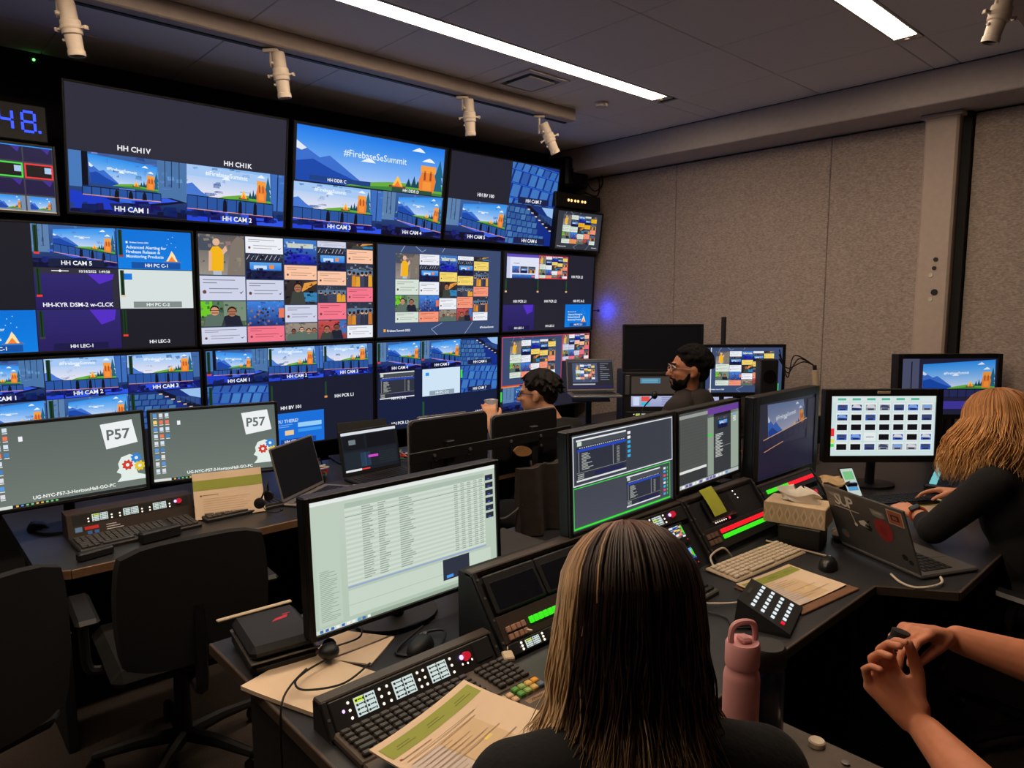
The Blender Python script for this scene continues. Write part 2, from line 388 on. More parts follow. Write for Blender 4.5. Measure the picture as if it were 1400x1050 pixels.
def photo(c, k):
    rnd = random.Random(k*13+5)
    if k == 0:      # one person in a yellow shirt in a grey hall
        c.rect(0, 0, 1, 1, (150, 144, 134), 0, top=(88, 84, 86)); c.poly([(.6, 0), (1, 0), (1, .9), (.85, 1), (.7, .8)], (126, 116, 106), 1); c.rect(0, .6, .3, .95, (70, 78, 92), 1); clutter(c, 26, (120, 112, 106), rnd, 1, 0, 1, 30)
        c.poly([(.26, .1), (.52, .1), (.54, .6), (.42, .72), (.3, .7), (.22, .56)], (242, 180, 24), 2); c.disc(.38, .82, .09, SKIN[3], 3)
        c.poly([(.2, .1), (.26, .1), (.28, .56), (.22, .6)], SKIN[3], 3); c.poly([(.52, .5), (.62, .62), (.58, .74), (.5, .62)], SKIN[3], 3); c.rect(.3, 0, .48, .1, (180, 190, 200), 2)
    elif k == 1:    # dark hall with a lit stage
        c.rect(0, 0, 1, 1, (12, 18, 66), 0, top=(40, 44, 58)); c.rect(.1, .36, .95, .68, (40, 120, 220), 1, top=(90, 165, 235)); c.rect(.62, .42, .74, .58, (236, 140, 60), 2); c.rect(.2, .4, .55, .55, (200, 220, 245), 2); clutter(c, 20, (40, 46, 80), rnd, 3, .66, 1, 40); clutter(c, 24, (24, 30, 74), rnd, 3, 0, .36, 26)
        for i in range(8): c.line((.02+i*.12, .78), (.1+i*.12, .98), .02, (200, 205, 210), 2)
        for i in range(12): c.disc(rnd.random(), rnd.uniform(.02, .3), .07, (8, 12, 40), 3)
    elif k == 2:    # crowd under blue light
        c.rect(0, 0, 1, 1, (30, 48, 120), 0, top=(60, 130, 220))
        clutter(c, 30, (60, 110, 190), rnd, 1, .6, 1, 50)
        for i in range(40): c.disc(rnd.random(), rnd.uniform(0, .7), .05, rnd.choice(((20, 24, 50), (60, 50, 70), (150, 110, 100), (40, 60, 130), (90, 100, 160))), 2)
        c.rect(.85, .3, 1, .7, (230, 120, 90), 3)
    elif k == 3:    # blue auditorium
        c.rect(0, 0, 1, 1, (16, 18, 130), 0, top=(60, 120, 200)); c.rect(.1, .66, .9, .84, (200, 206, 190), 1); c.rect(.2, .1, .8, .4, (26, 30, 180), 1); clutter(c, 30, (24, 30, 140), rnd, 2, 0, .6, 36); clutter(c, 14, (150, 170, 190), rnd, 2, .62, .9, 50)
        for i in range(14): c.disc(rnd.random(), rnd.uniform(.05, .5), .05, (14, 16, 90), 2)
    elif k in (4, 5, 6, 9):   # portraits
        bg = {4: (70, 96, 70), 5: (40, 34, 34), 6: (120, 110, 100), 9: (150, 60, 60)}[k]
        c.rect(0, 0, 1, 1, bg, 0, top=tuple(int(v*1.3) for v in bg))
        clutter(c, 34, bg, rnd, 1, 0, 1, 44)
        if k == 4: c.rect(0, .4, .25, 1, (110, 200, 40), 1); c.rect(.5, .2, 1, 1, (120, 140, 120), 1)
        if k == 5: c.poly([(.5, .5), (1, .9), (1, 1), (.6, .9)], (226, 150, 60), 1); c.rect(.55, .1, 1, .5, (50, 130, 180), 1)
        if k == 9: c.rect(.75, .3, 1, 1, (60, 110, 180), 1)
        hs = {4: [(.3, .6), (.68, .55)], 5: [(.4, .68)], 6: [(.25, .5), (.5, .6), (.72, .5), (.9, .52)], 9: [(.3, .5), (.65, .6)]}[k]
        for i, (x, y) in enumerate(hs):
            r = .17 if k != 6 else .13
            c.poly([(x-.24, 0), (x+.24, 0), (x+.17, y-r*.9), (x, y-r*.4), (x-.17, y-r*.9)], rnd.choice(((60, 66, 60), (30, 34, 50), (90, 110, 100), (40, 40, 44))), 2)
            c.disc(x, y+.05, r*1.12, (30, 22, 20), 3); c.disc(x, y, r, SKIN[(i+k) % 4], 4)
            c.rect(x-.07, y-.08, x+.07, y-.05, (90, 40, 40), 5); c.rect(x-.09, y+.02, x+.09, y+.045, (50, 34, 30), 5)
    else:           # groups in orange shirts
        c.rect(0, 0, 1, 1, (70, 78, 90), 0, top=(40, 48, 66)); c.rect(0, .5, 1, .75, (90, 120, 150), 1); clutter(c, 40, (80, 92, 112), rnd, 1, .3, 1, 56)
        for i in range(6):
            x = .1+i*.16; y = .55+rnd.uniform(-.06, .06); col = rnd.choice(((216, 140, 40), (226, 160, 44), (60, 66, 90), (46, 50, 70), (196, 118, 50)))
            c.poly([(x-.08, 0), (x+.08, 0), (x+.07, y-.08), (x-.07, y-.08)], col, 2); c.disc(x, y, .085, SKIN[i % 4], 3); c.disc(x, y+.05, .07, (30, 24, 22), 4)
def card(c, col):
    c.rect(0, 0, 1, 1, col, 0); g = tuple(int(v*.62) for v in col)
    for i, (y, wd) in enumerate(((.82, .7), (.7, .3), (.46, .8), (.3, .62))): c.rect(.07 if i < 2 else .2, y, .07+wd if i < 2 else .2+wd*.8, y+.035, g, 1)
    c.disc(.1, .34, .08, (110, 70, 60), 1); c.poly([(.86, .34), (.9, .26), (.96, .42), (.9, .32)], (30, 30, 34), 1)
LAV = (206, 210, 232); PEA = (250, 196, 164); PNK = (244, 118, 140); WHT = (236, 238, 246); YEL = (244, 214, 110); SAL = (246, 150, 120); GRN = (214, 226, 214)
def tweets(c, pal='p', bg=(44, 58, 84)):
    c.rect(0, 0, 1, 1, bg, 0)
    A = {'p': (LAV, WHT, PEA, PEA, PEA, LAV, LAV, LAV, PNK, PNK, LAV, PNK, WHT), 'y': (GRN, WHT, YEL, YEL, YEL, WHT, WHT, WHT, SAL, SAL, GRN, SAL, WHT), 'd': (GRN, GRN, (240, 180, 30), (240, 180, 30), (240, 180, 30), GRN, GRN, GRN, SAL, SAL, GRN, (240, 150, 90), GRN)}[pal]
    cols = [(0, .232, [(1, .63, 'p', 0), (.63, .4, 'c', 0), (.4, .16, 'p', 4), (.16, 0, 'c', 10)]),
            (.238, .442, [(1, .84, 'c', 1), (.84, .6, 'p', 1), (.6, .4, 'c', 5), (.4, .16, 'p', 2), (.16, 0, 'c', 11)]),
            (.448, .638, [(1, .75, 'p', 3), (.75, .6, 'c', 2), (.6, .36, 'p', 5), (.36, .18, 'c', 6), (.18, 0, 'p', 6)]),
            (.644, .822, [(1, .93, 'c', 7), (.93, .7, 'p', 1), (.7, .55, 'c', 3), (.55, .38, 'p', 7), (.38, .2, 'c', 8), (.2, 0, 'p', 9)]),
            (.828, 1, [(1, .93, 'p', 5), (.93, .78, 'c', 4), (.78, .54, 'p', 8), (.54, .38, 'c', 9), (.38, .14, 'p', 11), (.14, 0, 'c', 12)])]
    for x0, x1, rows in cols:
        for a, b, k, i in rows:
            s = c.sub(x0, b+.006, x1, a-.004, L0=1)
            photo(s, i) if k == 'p' else card(s, A[i])
def program(c, pal='y', foot=True):
    """dark slate page with the wall of posts in the middle"""
    c.rect(0, 0, 1, 1, (58, 74, 112) if pal != 'd' else (52, 56, 66), 0); l = (150, 170, 205)
    for a, b in (((.2, 1), (.17, .93)), ((.28, 1), (.33, .94)), ((.36, .97), (.33, .94)), ((.51, 1), (.49, .95)), ((.5, .14), (.41, .07)), ((.41, .07), (.46, 0)), ((.76, .14), (.69, 0))): c.line(a, b, .006, l, 1)
    tweets(c.sub(.13, .15, .89, .92, L0=2), pal)
    if foot:
        c.rect(.045, .055, .06, .085, (250, 170, 40), 3); c.text('Firebase Summit 2022', .07, .055, .024, WHITE, 3, 'l'); c.text('#FirebaseSummit', .95, .06, .022, WHITE, 3, 'r')
def slide(c, cap=None):
    c.rect(0, 0, 1, 1, (10, 126, 226), 0, top=(0, 112, 214))
    c.text('Firebase Summit 2022', .16, .66, .035, WHITE, 2, 'l'); c.rect(.11, .65, .135, .7, WHITE, 2)
    for i, t in enumerate(('Advanced Alerting for', 'Firebase Release &', 'Monitoring Products')): c.text(t, .11, .52-i*.115, .075, (214, 236, 252), 2, 'l')
    for x, y in ((.68, .8), (.74, .86), (.72, .7), (.78, .6), (.66, .65)): c.disc(x, y, .012, (190, 220, 250), 2, 6)
    c.poly([(.6, .2), (.86, .2), (.8, .26), (.66, .26)], (120, 110, 130), 2); c.poly([(.64, .22), (.8, .22), (.755, .4), (.72, .5), (.69, .38)], (250, 226, 170), 3); c.poly([(.67, .22), (.77, .22), (.72, .36)], (250, 130, 50), 4)
    if cap: caption(c, cap, .06, .085, (18, 80, 160))
def purple(c, cap, clock=False):
    c.rect(0, 0, 1, 1, (38, 28, 92), 0, top=(46, 40, 110)); 
    if clock: c.rect(0, .86, 1, 1, (48, 46, 62), 1); c.rect(.92, 0, 1, 1, (44, 44, 58), 1)
    c.poly([(.62, .87 if clock else 1), (.95, .87 if clock else 1), (.93, .74), (.76, .62)], (84, 46, 196), 2)
    if clock:
        c.text('10/18/2022  1:49:58', .9, .9, .06, WHITE, 3, 'r'); c.line((.2, .93), (.4, .93), .02, WHITE, 3); c.disc(.3, .93, .03, WHITE, 3)
    caption(c, cap, .06, .085 if not clock else .1, None if clock else (26, 24, 70))
def meter(c, x=.02, col=(230, 60, 50)):
    c.rect(x, .35, x+.05, .98, (24, 60, 34), 7); c.rect(x+.018, .35, x+.03, .98, (10, 26, 16), 8); c.rect(x-.005, .3, x+.06, .35, col, 8)
def blank(c, cap=None, col=DARK, y=.1):
    c.rect(0, 0, 1, 1, col, 0)
    if cap: caption(c, cap, y)
def player(c, flip=False, blue=(36, 70, 190)):
    """file list of a playback program"""
    c.rect(0, 0, 1, 1, (46, 50, 62), 0); c.rect(0, .82, 1, .97, (70, 76, 84), 1); c.rect(0, .95, 1, .99, (226, 228, 230), 2); c.rect(.02, .84, .1, .94, (200, 214, 200), 2)
    c.rect(.02, .7, 1, .76, blue, 2); rnd = random.Random(3)
    for i in range(22): c.rect(.06+i*.042, .775, .08+i*.042, .8, (200, 200, 204), 2)
    for i in range(12): c.rect(.1, .64-i*.034, .1+rnd.uniform(.08, .22), .655-i*.034, (176, 180, 172), 2)
    c.rect(.04, .22, .05, .7, (150, 154, 150), 2); c.rect(.72, .22, .728, .7, (170, 172, 170), 2)
    for i in range(12): c.rect(.8, .62-i*.034, .86, .635-i*.034, (150, 154, 150), 2)
    c.rect(0, .2, 1, .215, (120, 124, 124), 2); c.rect(.35, .06, .95, .17, (36, 38, 76), 2)
    for i in range(3): c.rect(.02, .06+i*.045, .14, .085+i*.045, (160, 164, 160), 2)
    c.rect(0, 0, 1, .04, (222, 224, 226), 2)
def page(c):
    c.rect(0, 0, 1, 1, (222, 226, 245), 0); c.rect(0, .88, 1, 1, (96, 74, 190), 1); c.rect(0, 0, .1, .88, (200, 206, 236), 1)
    c.text('Community', .2, .6, .05, (90, 96, 130), 2, 'l')
    for i in range(3): photo(c.sub(.16+i*.25, .22, .39+i*.25, .5, L0=2), (2, 1, 8)[i])
    photo(c.sub(.16, 0, .88, .16, L0=2), 2)
# ------------------------------------------------------------------ the room
CEIL = 2.90; WX = 4.72; YB = 4.32; XL = -2.2; YR = -2.6
M_ceil = mat('ceiling_tile', (236, 231, 230), .9, vary=.06, scale=180, bump=.15)
M_fab = mat('wall_fabric', (172, 156, 146), .95, vary=.3, scale=120, bump=.4, stretch=(1, .5, 1.4))
M_paint = mat('painted_metal', (190, 172, 160), .6, vary=.05)
M_soffit = mat('soffit_paint', (186, 176, 172), .8, vary=.05)
M_blackwall = mat('black_wall', (15, 15, 19), .9, vary=.2)
M_seam = mat('seam_shadow_gap', (30, 26, 24), .95)
M_carpet = mat('carpet', (66, 56, 50), .98, vary=.35, scale=220, bump=.6)
M_backwall = mat('rear_wall_paint', (120, 110, 104), .9, vary=.06)
def structure(o): o['kind'] = 'structure'; return o
structure(MB().bb((XL, YR, -.06), (WX+.2, YB+.2, 0)).build('floor', M_carpet))
structure(MB().bb((XL, YB, 0), (WX+.2, YB+.1, CEIL+.1)).build('wall_back', M_blackwall))
structure(MB().bb((XL-.1, YR, 0), (XL, YB, CEIL+.1)).build('wall_left', M_blackwall))
structure(MB().bb((XL, YR-.1, 0), (WX+.2, YR, CEIL+.1)).build('wall_rear', M_backwall))
# right wall: fabric panels with narrow shadow gaps
wr = structure(MB().bb((WX+.03, YR, 0), (WX+.1, YB, CEIL+.1)).build('wall_right', M_seam))
for a, b in ((YR, -1.12), (-1.12, .06), (.06, 1.25), (1.48, 2.057), (2.057, 3.255), (3.255, YB)):
    MB().bb((WX, a+.0018, .1), (WX+.029, b-.0018, 2.705), .004).build('fabric_panel', M_fab, wr)
structure(MB().bb((WX-.015, YR, 0), (WX+.029, 1.24, .1), .004).bb((WX-.015, 1.5, 0), (WX+.029, YB, .1), .004).build('baseboard_right', mat('black_rubber', (22, 22, 22), .7)))
# soffit under the ceiling along the right wall
sf = structure(MB().bb((4.377, YR, 2.715), (WX+.03, YB, CEIL), .006).build('trim_1', M_soffit))
# column with a dark strip beside it
col = structure(MB().bb((WX-.11, 1.30, 0), (WX+.03, 1.475, 2.714), .012).build('trim_2', M_paint))
MB().bb((WX-.04, 1.255, 0), (WX+.028, 1.297, 2.713)).build('dark_strip', mat('strip_black', (26, 24, 26), .8), col)
MB().bb((WX-.125, 1.28, 2.69), (WX-.01, 1.495, 2.713), .004).build('cap_plate', M_paint, col)
def magnet(y, z, r, col, label):
    o = MB().cyl((0, 0, 0), (-.006, 0, 0), r, r*.92, 16).build('magnet', col, None, (WX-.11, y, z)); tag(o, label, 'magnet', 'round magnets on the column')
mb_, mw_ = mat('magnet_black', (20, 24, 24), .4), mat('magnet_white', (215, 205, 190), .5)
magnet(1.372, 1.885, .013, mb_, 'topmost small black magnet on the pale column')
magnet(1.377, 1.835, .012, mb_, 'second black magnet on the column, just above a white one')
magnet(1.392, 1.795, .013, mw_, 'white round magnet below two small black magnets on the column')
magnet(1.368, 1.695, .019, mb_, 'largest black round magnet on the pale column')
magnet(1.386, 1.655, .013, mw_, 'lowest white round magnet, under the largest black one')
# ceiling: tiles on a 0.62 m grid
structure(MB().bb((XL, YR, CEIL+.012), (WX+.1, YB, CEIL+.08)).build('ceiling', M_seam))
ce = bpy.data.objects['ceiling']
XG = [3.82-.617*i for i in range(10)][::-1]; XG = [XL]+[x for x in XG if x > XL+.1]+[4.377]
YG = [YR, -1.72, -1.1, -.49, .13, .745, 1.37, 1.99, 2.63, 2.76, 3.26, 3.88, YB]
TC = {}
def tile(x0, x1, y0, y1, name='tile'):
    k = (round(x1-x0, 3), round(y1-y0, 3))
    if k not in TC: TC[k] = MB().box((0, 0, .006), (k[0]-.004, k[1]-.004, .012), .0025).mesh('tile', M_ceil)
    return inst(name, TC[k], ce, ((x0+x1)/2, (y0+y1)/2, CEIL))
LIGHTS = [(2.63, 2.76, -1.1, 3.76), (1.245, 1.37, -1.1, 3.80)]
for i in range(len(XG)-1):
    for j in range(len(YG)-1):
        x0, x1, y0, y1 = XG[i], XG[i+1], YG[j], YG[j+1]
        if (y0, y1) == (2.63, 2.76):
            if x0 >= 3.7: tile(x0, x1, y0, y1)
            elif x1 < -1: tile(x0, x1, y0, y1)
        elif (y0, y1) == (.745, 1.37):
            tile(x0, x1, y0, 1.245)
            if x0 >= 3.7 or x1 < -1: tile(x0, x1, 1.245, y1)
        elif (y0, y1) == (2.76, 3.26) and 2.5 < x0 < 2.7:       # the tile with the air diffuser
            tile(x0, 2.725, y0, y1); tile(3.045, x1, y0, y1); tile(2.725, 3.045, 2.76, 2.832); tile(2.725, 3.045, 3.152, 3.26)
        else: tile(x0, x1, y0, y1)
# linear luminaires
M_diff = mat('light_diffuser', (255, 244, 220), .5, vary=0, emit=(255, 229, 198), estr=LAMP)
M_lw = mat('white_enamel', (205, 198, 190), .5, vary=.04)
for (y0, y1, x0, x1), lb in zip(LIGHTS, ('long warm linear light in the ceiling in front of the spotlight track', 'warm linear ceiling light nearer the column, farther from the screen wall')):
    t = thing('ceiling_light', lb, 'ceiling light', ((x0+x1)/2, (y0+y1)/2, CEIL), 0, 'recessed linear ceiling lights')
    hx, hy = (x1-x0)/2, (y1-y0)/2
    MB().bb((-hx, -hy, -.002), (hx, -hy+.012, .03)).bb((-hx, hy-.012, -.002), (hx, hy, .03)).bb((-hx, -hy, .03), (hx, hy, .04)).build('housing', M_lw, t)
    for s in (-1, 1):
        e = MB().bb((s*hx, -hy, -.004), (s*(hx-.055), hy, .012), .002).build('end_cap', M_lw, t)
        MB().cyl((s*(hx-.028), 0, -.004), (s*(hx-.028), 0, -.009), .012, n=12).build('end_screw', M_paint, e)
    MB().bb((-hx+.055, -hy+.013, .002), (hx-.055, hy-.013, .014)).build('diffuser', M_diff, t)
# air diffuser, smoke detector
t = thing('air_vent', 'square white ceiling air vent beside the long linear light', 'air vent', (2.885, 2.992, CEIL))
def sq_ring(o0, o1, z0, z1):
    V = []; 
    for o, z in ((o0, z0), (o1, z1)): V += [(-o, -o, z), (o, -o, z), (o, o, z), (-o, o, z)]
    return V, [(i, (i+1) % 4, 4+(i+1) % 4, 4+i) for i in range(4)]
MB().add(*sq_ring(.16, .16, -.008, .01)).add(*sq_ring(.16, .125, -.008, -.008)).add(*sq_ring(.13, .115, -.008, .035)).build('frame', M_lw, t)
MB().box((0, 0, .036), (.21, .21, .006)).build('duct', mat('duct_black', (24, 24, 26), .8), t)
MB().add(*sq_ring(.098, .08, -.012, .012)).box((0, 0, -.012), (.198, .198, .006), .002).build('centre_plate', M_lw, t)
tag(MB().lathe([(.045, 0), (.045, -.012), (.036, -.026), (.012, -.03), (0, -.03)], 20).build('smoke_detector', M_lw, None, (3.515, 3.0, CEIL-.0005)), 'small round ceiling detector between the vent and the light end', 'detector')

# spotlight track
M_track = mat('track_paint', (172, 158, 150), .55, vary=.05)
t = thing('spotlight_track', 'long pale spotlight track hanging under the ceiling before the screens', 'light track', (0, 3.26, CEIL))
MB().bb((-2, -.05, -.075), (3.51, .05, 0), .006).build('rail', M_track, t)
MB().bb((-2, .015, -.079), (3.49, .04, -.075)).build('conductor_slot', mat('slot_black', (20, 20, 22), .6), t)
M_spot = mat('spot_enamel', (208, 192, 176), .45, vary=.04); M_lens = mat('lens_black', (14, 14, 16), .2)
def spot(loc, ax, az, label, ht=.03):
    t = thing('track_spotlight', label, 'spotlight', loc, az, 'white track spotlights')
    MB().box((0, 0, -.008), (.07, .028, .016), .003).build('track_adapter', M_spot, t)
    MB().cyl((0, 0, -.012), (0, 0, -ht-.05), .007, n=10).build('stem', M_spot, t)
    Mx = Matrix.Translation((.036, 0, -ht-.012)) @ Matrix.Rotation(ax, 4, 'Y') @ Matrix.Rotation(.12, 4, 'X') @ Matrix.Scale(.76, 4)
    b = MB(); b.M = Mx
    b.lathe([(0, .035), (.036, .035), (.04, .02), (.04, -.055), (.048, -.06), (.048, -.125), (.04, -.13), (.037, -.2), (.041, -.203), (.041, -.228), (.034, -.228), (.03, -.21), (0, -.2)], 24)
    body = b.build('body', M_spot, t)
    b = MB(); b.M = Mx; b.lathe([(.05, -.086), (.052, -.09), (.052, -.1), (.05, -.104), (0, -.104)], 24); b.box((0, 0, -.095), (.14, .018, .012), .002); b.build('shutter_ring', M_spot, body)
    for k, (x, y) in enumerate(((.075, 0), (-.075, 0))):
        b = MB(); b.M = Mx; b.cyl((x*.6, y, -.098), (x, y, -.098), .005, n=8).box((x, y, -.098), (.012, .026, .02), .002); b.build('shutter_handle', M_spot, body)
    b = MB(); b.M = Mx; b.cyl((-.03, -.03, -.03), (-.042, -.045, -.03), .009, n=10); b.build('focus_knob', M_spot, body)
    b = MB(); b.M = Mx; b.cyl((-.05, -.01, -.15), (-.03, -.005, -.15), .008, n=8); b.build('tilt_knob', M_spot, body)
    b = MB(); b.M = Mx; b.lathe([(0, -.214), (.033, -.2145), (.033, -.2165), (0, -.217)], 20); b.build('lens', M_lens, body)
    return t
TZ = CEIL-.079
spot((.62, 3.26, TZ), -.08, R(-42), 'white spotlight above the blue digital clock, first on the track')
spot((1.465, 3.26, TZ), -.09, R(-42), 'white spotlight above the gap between first two top screens')
spot((2.60, 3.26, TZ), -.05, R(-42), 'white spotlight hanging above the big hillside picture screen')
spot((3.22, 3.26, TZ), -.42, R(-42), 'white spotlight tilted sideways on a longer stem at the track end', .06)
t2 = thing('spotlight_track', 'short spotlight track overhead near the fabric wall, beside the second linear light', 'light track', (0, .80, CEIL))
MB().bb((1.0, -.05, -.075), (4.2, .05, 0), .006).build('rail', M_track, t2)
spot((3.18, .80, TZ), .22, R(-42), 'white spotlight high in front of the soffit above the column')
# small green lamp and a black speaker on the black wall
tag(MB().cyl((0, 0, 0), (0, -.006, 0), .006, n=10).build('indicator_light', glow('led_green', (110, 255, 120), 3), None, (.70, YB, 2.866)), 'tiny green indicator light on the black wall near the ceiling', 'indicator light')

# ------------------------------------------------------------------ wall of screens
M_bez = mat('bezel_black', (13, 13, 16), .45, vary=.1); M_bk = mat('plastic_black', (18, 18, 21), .55, vary=.12)
def panel(parent, w, h, bez, depth=.05, m=None, y=0, z0=0, tilt=0, bez_b=None):
    """flat display standing on z0, front at y, its picture area inside a raised bezel; returns the matrix for a Pic"""
    m = m or M_bez; bb = bez if bez_b is None else bez_b
    b = MB(); b.M = Matrix.Translation((0, y, z0)) @ Matrix.Rotation(tilt, 4, 'X')
    b.bb((-w/2, .004, 0), (w/2, depth, h), .004)
    b.bb((-w/2, -.004, 0), (-w/2+bez, .006, h), .0015).bb((w/2-bez, -.004, 0), (w/2, .006, h), .0015)
    b.bb((-w/2+bez, -.004, 0), (w/2-bez, .006, bb), .0015).bb((-w/2+bez, -.004, h-bez), (w/2-bez, .006, h), .0015)
    fr = b.build('frame', m, parent)
    return fr, Matrix.Translation((0, y, z0)) @ Matrix.Rotation(tilt, 4, 'X') @ Matrix.Translation((-w/2+bez, .003, bb)), w-2*bez, h-bez-bb
def wall_tv(x0, x1, z0, h, y, tilt, label):
    t = thing('wall_monitor', label, 'monitor', ((x0+x1)/2, y, z0), 0, 'big screens of the monitor wall')
    fr, M, w_, h_ = panel(t, x1-x0, h, .011, .055, tilt=tilt)
    MB().bb((-.2, .055, h*.3), (.2, YB-y-.01 if tilt < .06 else .16, h*.7), .004).build('wall_bracket', M_bk, t)
    p = Pic(w_, h_); p.rect(0, 0, 1, 1, DARK, 0); p.M = M; p.t = t
    return p
def done(p): p.build('screen', p.t, p.M)
def grid(p, nx, ny, i, j, L=1): return p.sub(i/nx+.002, 1-(j+1)/ny+.003, (i+1)/nx-.002, 1-j/ny-.003, L0=L)
T1, T2, T3 = R(9.5), R(3), R(2)
# top row
p = wall_tv(.742, 1.865, 2.087, .626, 4.05, T1, 'top row wall screen with grey upper half over two stage camera pictures'); p.rect(0, 0, 1, 1, (47, 46, 60), 0)
g = p.sub(.005, .005, .5, .49, L0=1); stage(g, 1); caption(g, 'HH CAM 1', .06, .085)
g = p.sub(.5, .0, .995, .49, L0=1); stage(g, 2); caption(g, 'HH CAM 2', .04, .085)
p.text('HH CH1V', .27, .53, .042, WHITE, 3); p.text('HH CH1K', .75, .515, .042, WHITE, 3); done(p)
p = wall_tv(1.897, 3.022, 2.087, .626, 4.05, T1, 'top row wall screen with one wide painted hillside picture over two stage views')
g = p.sub(.01, .47, .985, .99, L0=1); g.rect(0, 0, 1, 1, (30, 110, 220), 0); backdrop(g, [(0, .0), (1, .0), (1, 1), (0, 1)], False, 1, pal=2)
g.text('#FirebaseSeSummit', .5, .56, .13, (228, 242, 255), 12, bold=False); g.rect(.08, .03, .47, .12, (30, 64, 130), 12); g.rect(.62, .0, .92, .08, (40, 80, 60), 12)
g.text('HH DDR C', .25, .035, .06, WHITE, 13); g.text('HH DDR D', .76, .01, .06, WHITE, 13)
g = p.sub(.0, .0, .56, .455, L0=1); stage(g, 2); caption(g, 'HH CAM 3', .05, .09)
g = p.sub(.56, .0, 1, .46, L0=1); stage(g, 4); caption(g, 'HH CAM 4', .05, .085); done(p)
p = wall_tv(3.04, 4.142, 2.087, .626, 4.05, T1, 'top row wall screen with blue seat rows beside a dark quarter'); p.rect(0, 0, 1, 1, (38, 38, 50), 0)
p.text('HH BV 100', .32, .53, .04, WHITE, 3)
g = p.sub(.0, .0, .53, .47, L0=1); stage(g, 4); caption(g, 'HH CAM 5', .06, .09)
g = p.sub(.535, .5, 1, .995, L0=1); seats(g, 7); caption(g, 'HH CAM 7', .06, .085, (26, 34, 76))
g = p.sub(.535, .0, 1, .49, L0=1); seats(g, 6); caption(g, 'HH CAM 6', .06, .085, (26, 34, 76)); done(p)
# middle row
p = wall_tv(.205, 1.322, 1.405, .636, 4.05, T2, 'middle row wall screen with purple clock cell, blue slide and white cell')
for i, j, k in ((0, 0, 0), (0, 1, 0), (0, 2, 's'), (1, 0, 5), (1, 1, 'k'), (1, 2, 'l'), (2, 0, 's1'), (2, 1, 'w'), (2, 2, 'd')):
    g = grid(p, 3, 3, i, j)
    if k == 0: blank(g)
    elif k == 's': slide(g, 'HH PC C-1')
    elif k == 's1': slide(g, 'HH PC C-1'); meter(g, .015, (150, 60, 60))
    elif k == 5: stage(g, 4); meter(g); caption(g, 'HH CAM 5', .06, .1, (20, 30, 60))
    elif k == 'k': purple(g, 'HH-KYR DSM-2 w-CLCK', True); meter(g)
    elif k == 'l': purple(g, 'HH LEC-1'); meter(g, .02, (60, 60, 70))
    elif k == 'w': g.rect(0, 0, 1, 1, (214, 224, 222), 0); g.rect(.05, .74, .17, .9, (20, 120, 220), 2); meter(g, .015, (220, 200, 170)); caption(g, 'HH PC C-2', .06, .085, (130, 140, 136))
    else: blank(g, 'HH LEC-2'); meter(g)
done(p)
p = wall_tv(1.335, 2.455, 1.405, .636, 4.05, T2, 'middle row wall screen filled with a mosaic of posts and photos'); tweets(p.sub(0, 0, 1, 1, L0=1)); done(p)
p = wall_tv(2.468, 3.572, 1.405, .636, 4.05, T2, 'middle row wall screen with post mosaic framed on plain slate blue'); program(p.sub(0, 0, 1, 1, L0=1), 'y'); done(p)
p = wall_tv(3.585, 4.652, 1.405, .636, 4.05, T2, 'middle row wall screen, mostly dark, next to the fabric wall'); p.rect(0, 0, 1, 1, (34, 34, 46), 0)
page(p.sub(.03, .68, .36, .98, L0=1)); g = p.sub(.36, .68, .68, .98, L0=1); tweets(g, 'y'); g.frame(0, 0, 1, 1, .03, (240, 50, 60), 8)
for x, y, t_ in ((.8, .7, 'HH PCR L2'), (.17, .37, 'HH PCR L1'), (.5, .37, 'HH PCR L2'), (.83, .37, 'HH PC A-2')): p.text(t_, x, y, .034, WHITE, 6)
for x in (.02, .35, .67): p.rect(x, .52, x+.012, .66, (30, 80, 40), 3); p.rect(x-.004, .5, x+.016, .52, (230, 180, 120), 3)
g = p.sub(.0, .01, .33, .34, L0=1); purple(g, 'HH LEC-1'); g = p.sub(.34, .01, .66, .34, L0=1); blank(g, 'HH LEC-2', (34, 34, 46)); g = p.sub(.675, .03, .985, .34, L0=1); slide(g, 'HH PC C-1'); done(p)
# blue lamp added at the last middle screen for the fabric wall glow
t = p.t
MB().bb((.52, -.01, .158), (.53, .02, .172), .002).tube([(.525, 0, .165), (.515, -.06, .165), (.503, -.098, .165)], .004, 6).build('added_lamp_arm', M_bk, t)
MB().cyl((.494, -.0965, .165), (.5067, -.1010, .165), .011, n=14).build('added_lamp_holder', M_bk, t)
MB().cyl((.50675, -.10102, .165), (.5069, -.10108, .165), .0092, n=14).build('added_lamp', glow('lamp_blue', (30, 60, 255), 650), t)
# bottom row
p = wall_tv(.215, 1.333, .765, .628, 4.05, T3, 'bottom row wall screen with six small stage and seat pictures')
for i, j, k in ((0, 0, 1), (1, 0, 2), (2, 0, 3), (0, 1, 4), (1, 1, 4), (2, 1, 's'), (0, 2, 0), (1, 2, 0), (2, 2, 0)):
    g = grid(p, 3, 3, i, j)
    if k == 's': seats(g, 6); meter(g)
    elif k: stage(g, k, j == 0 or True); meter(g)
    else: blank(g, 'HH LEC-1')
    if j == 0: caption(g, 'HH CAM %d' % k, .06, .1)
done(p)
p = wall_tv(1.345, 2.44, .765, .628, 4.05, T3, 'bottom row wall screen with three stage views over dark cells and blue slide'); p.rect(0, 0, 1, 1, (27, 30, 48), 0)
for i in range(3): g = grid(p, 3, 3, i, 0); stage(g, i+1); meter(g, .01); caption(g, 'HH CAM %d' % (i+1), .06, .1)
g = grid(p, 3, 3, 0, 1); seats(g, 7); meter(g)
p.text('HH BV 101', .46, .37, .034, WHITE, 6); p.text('HH PCR L1', .8, .44, .034, WHITE, 6); 
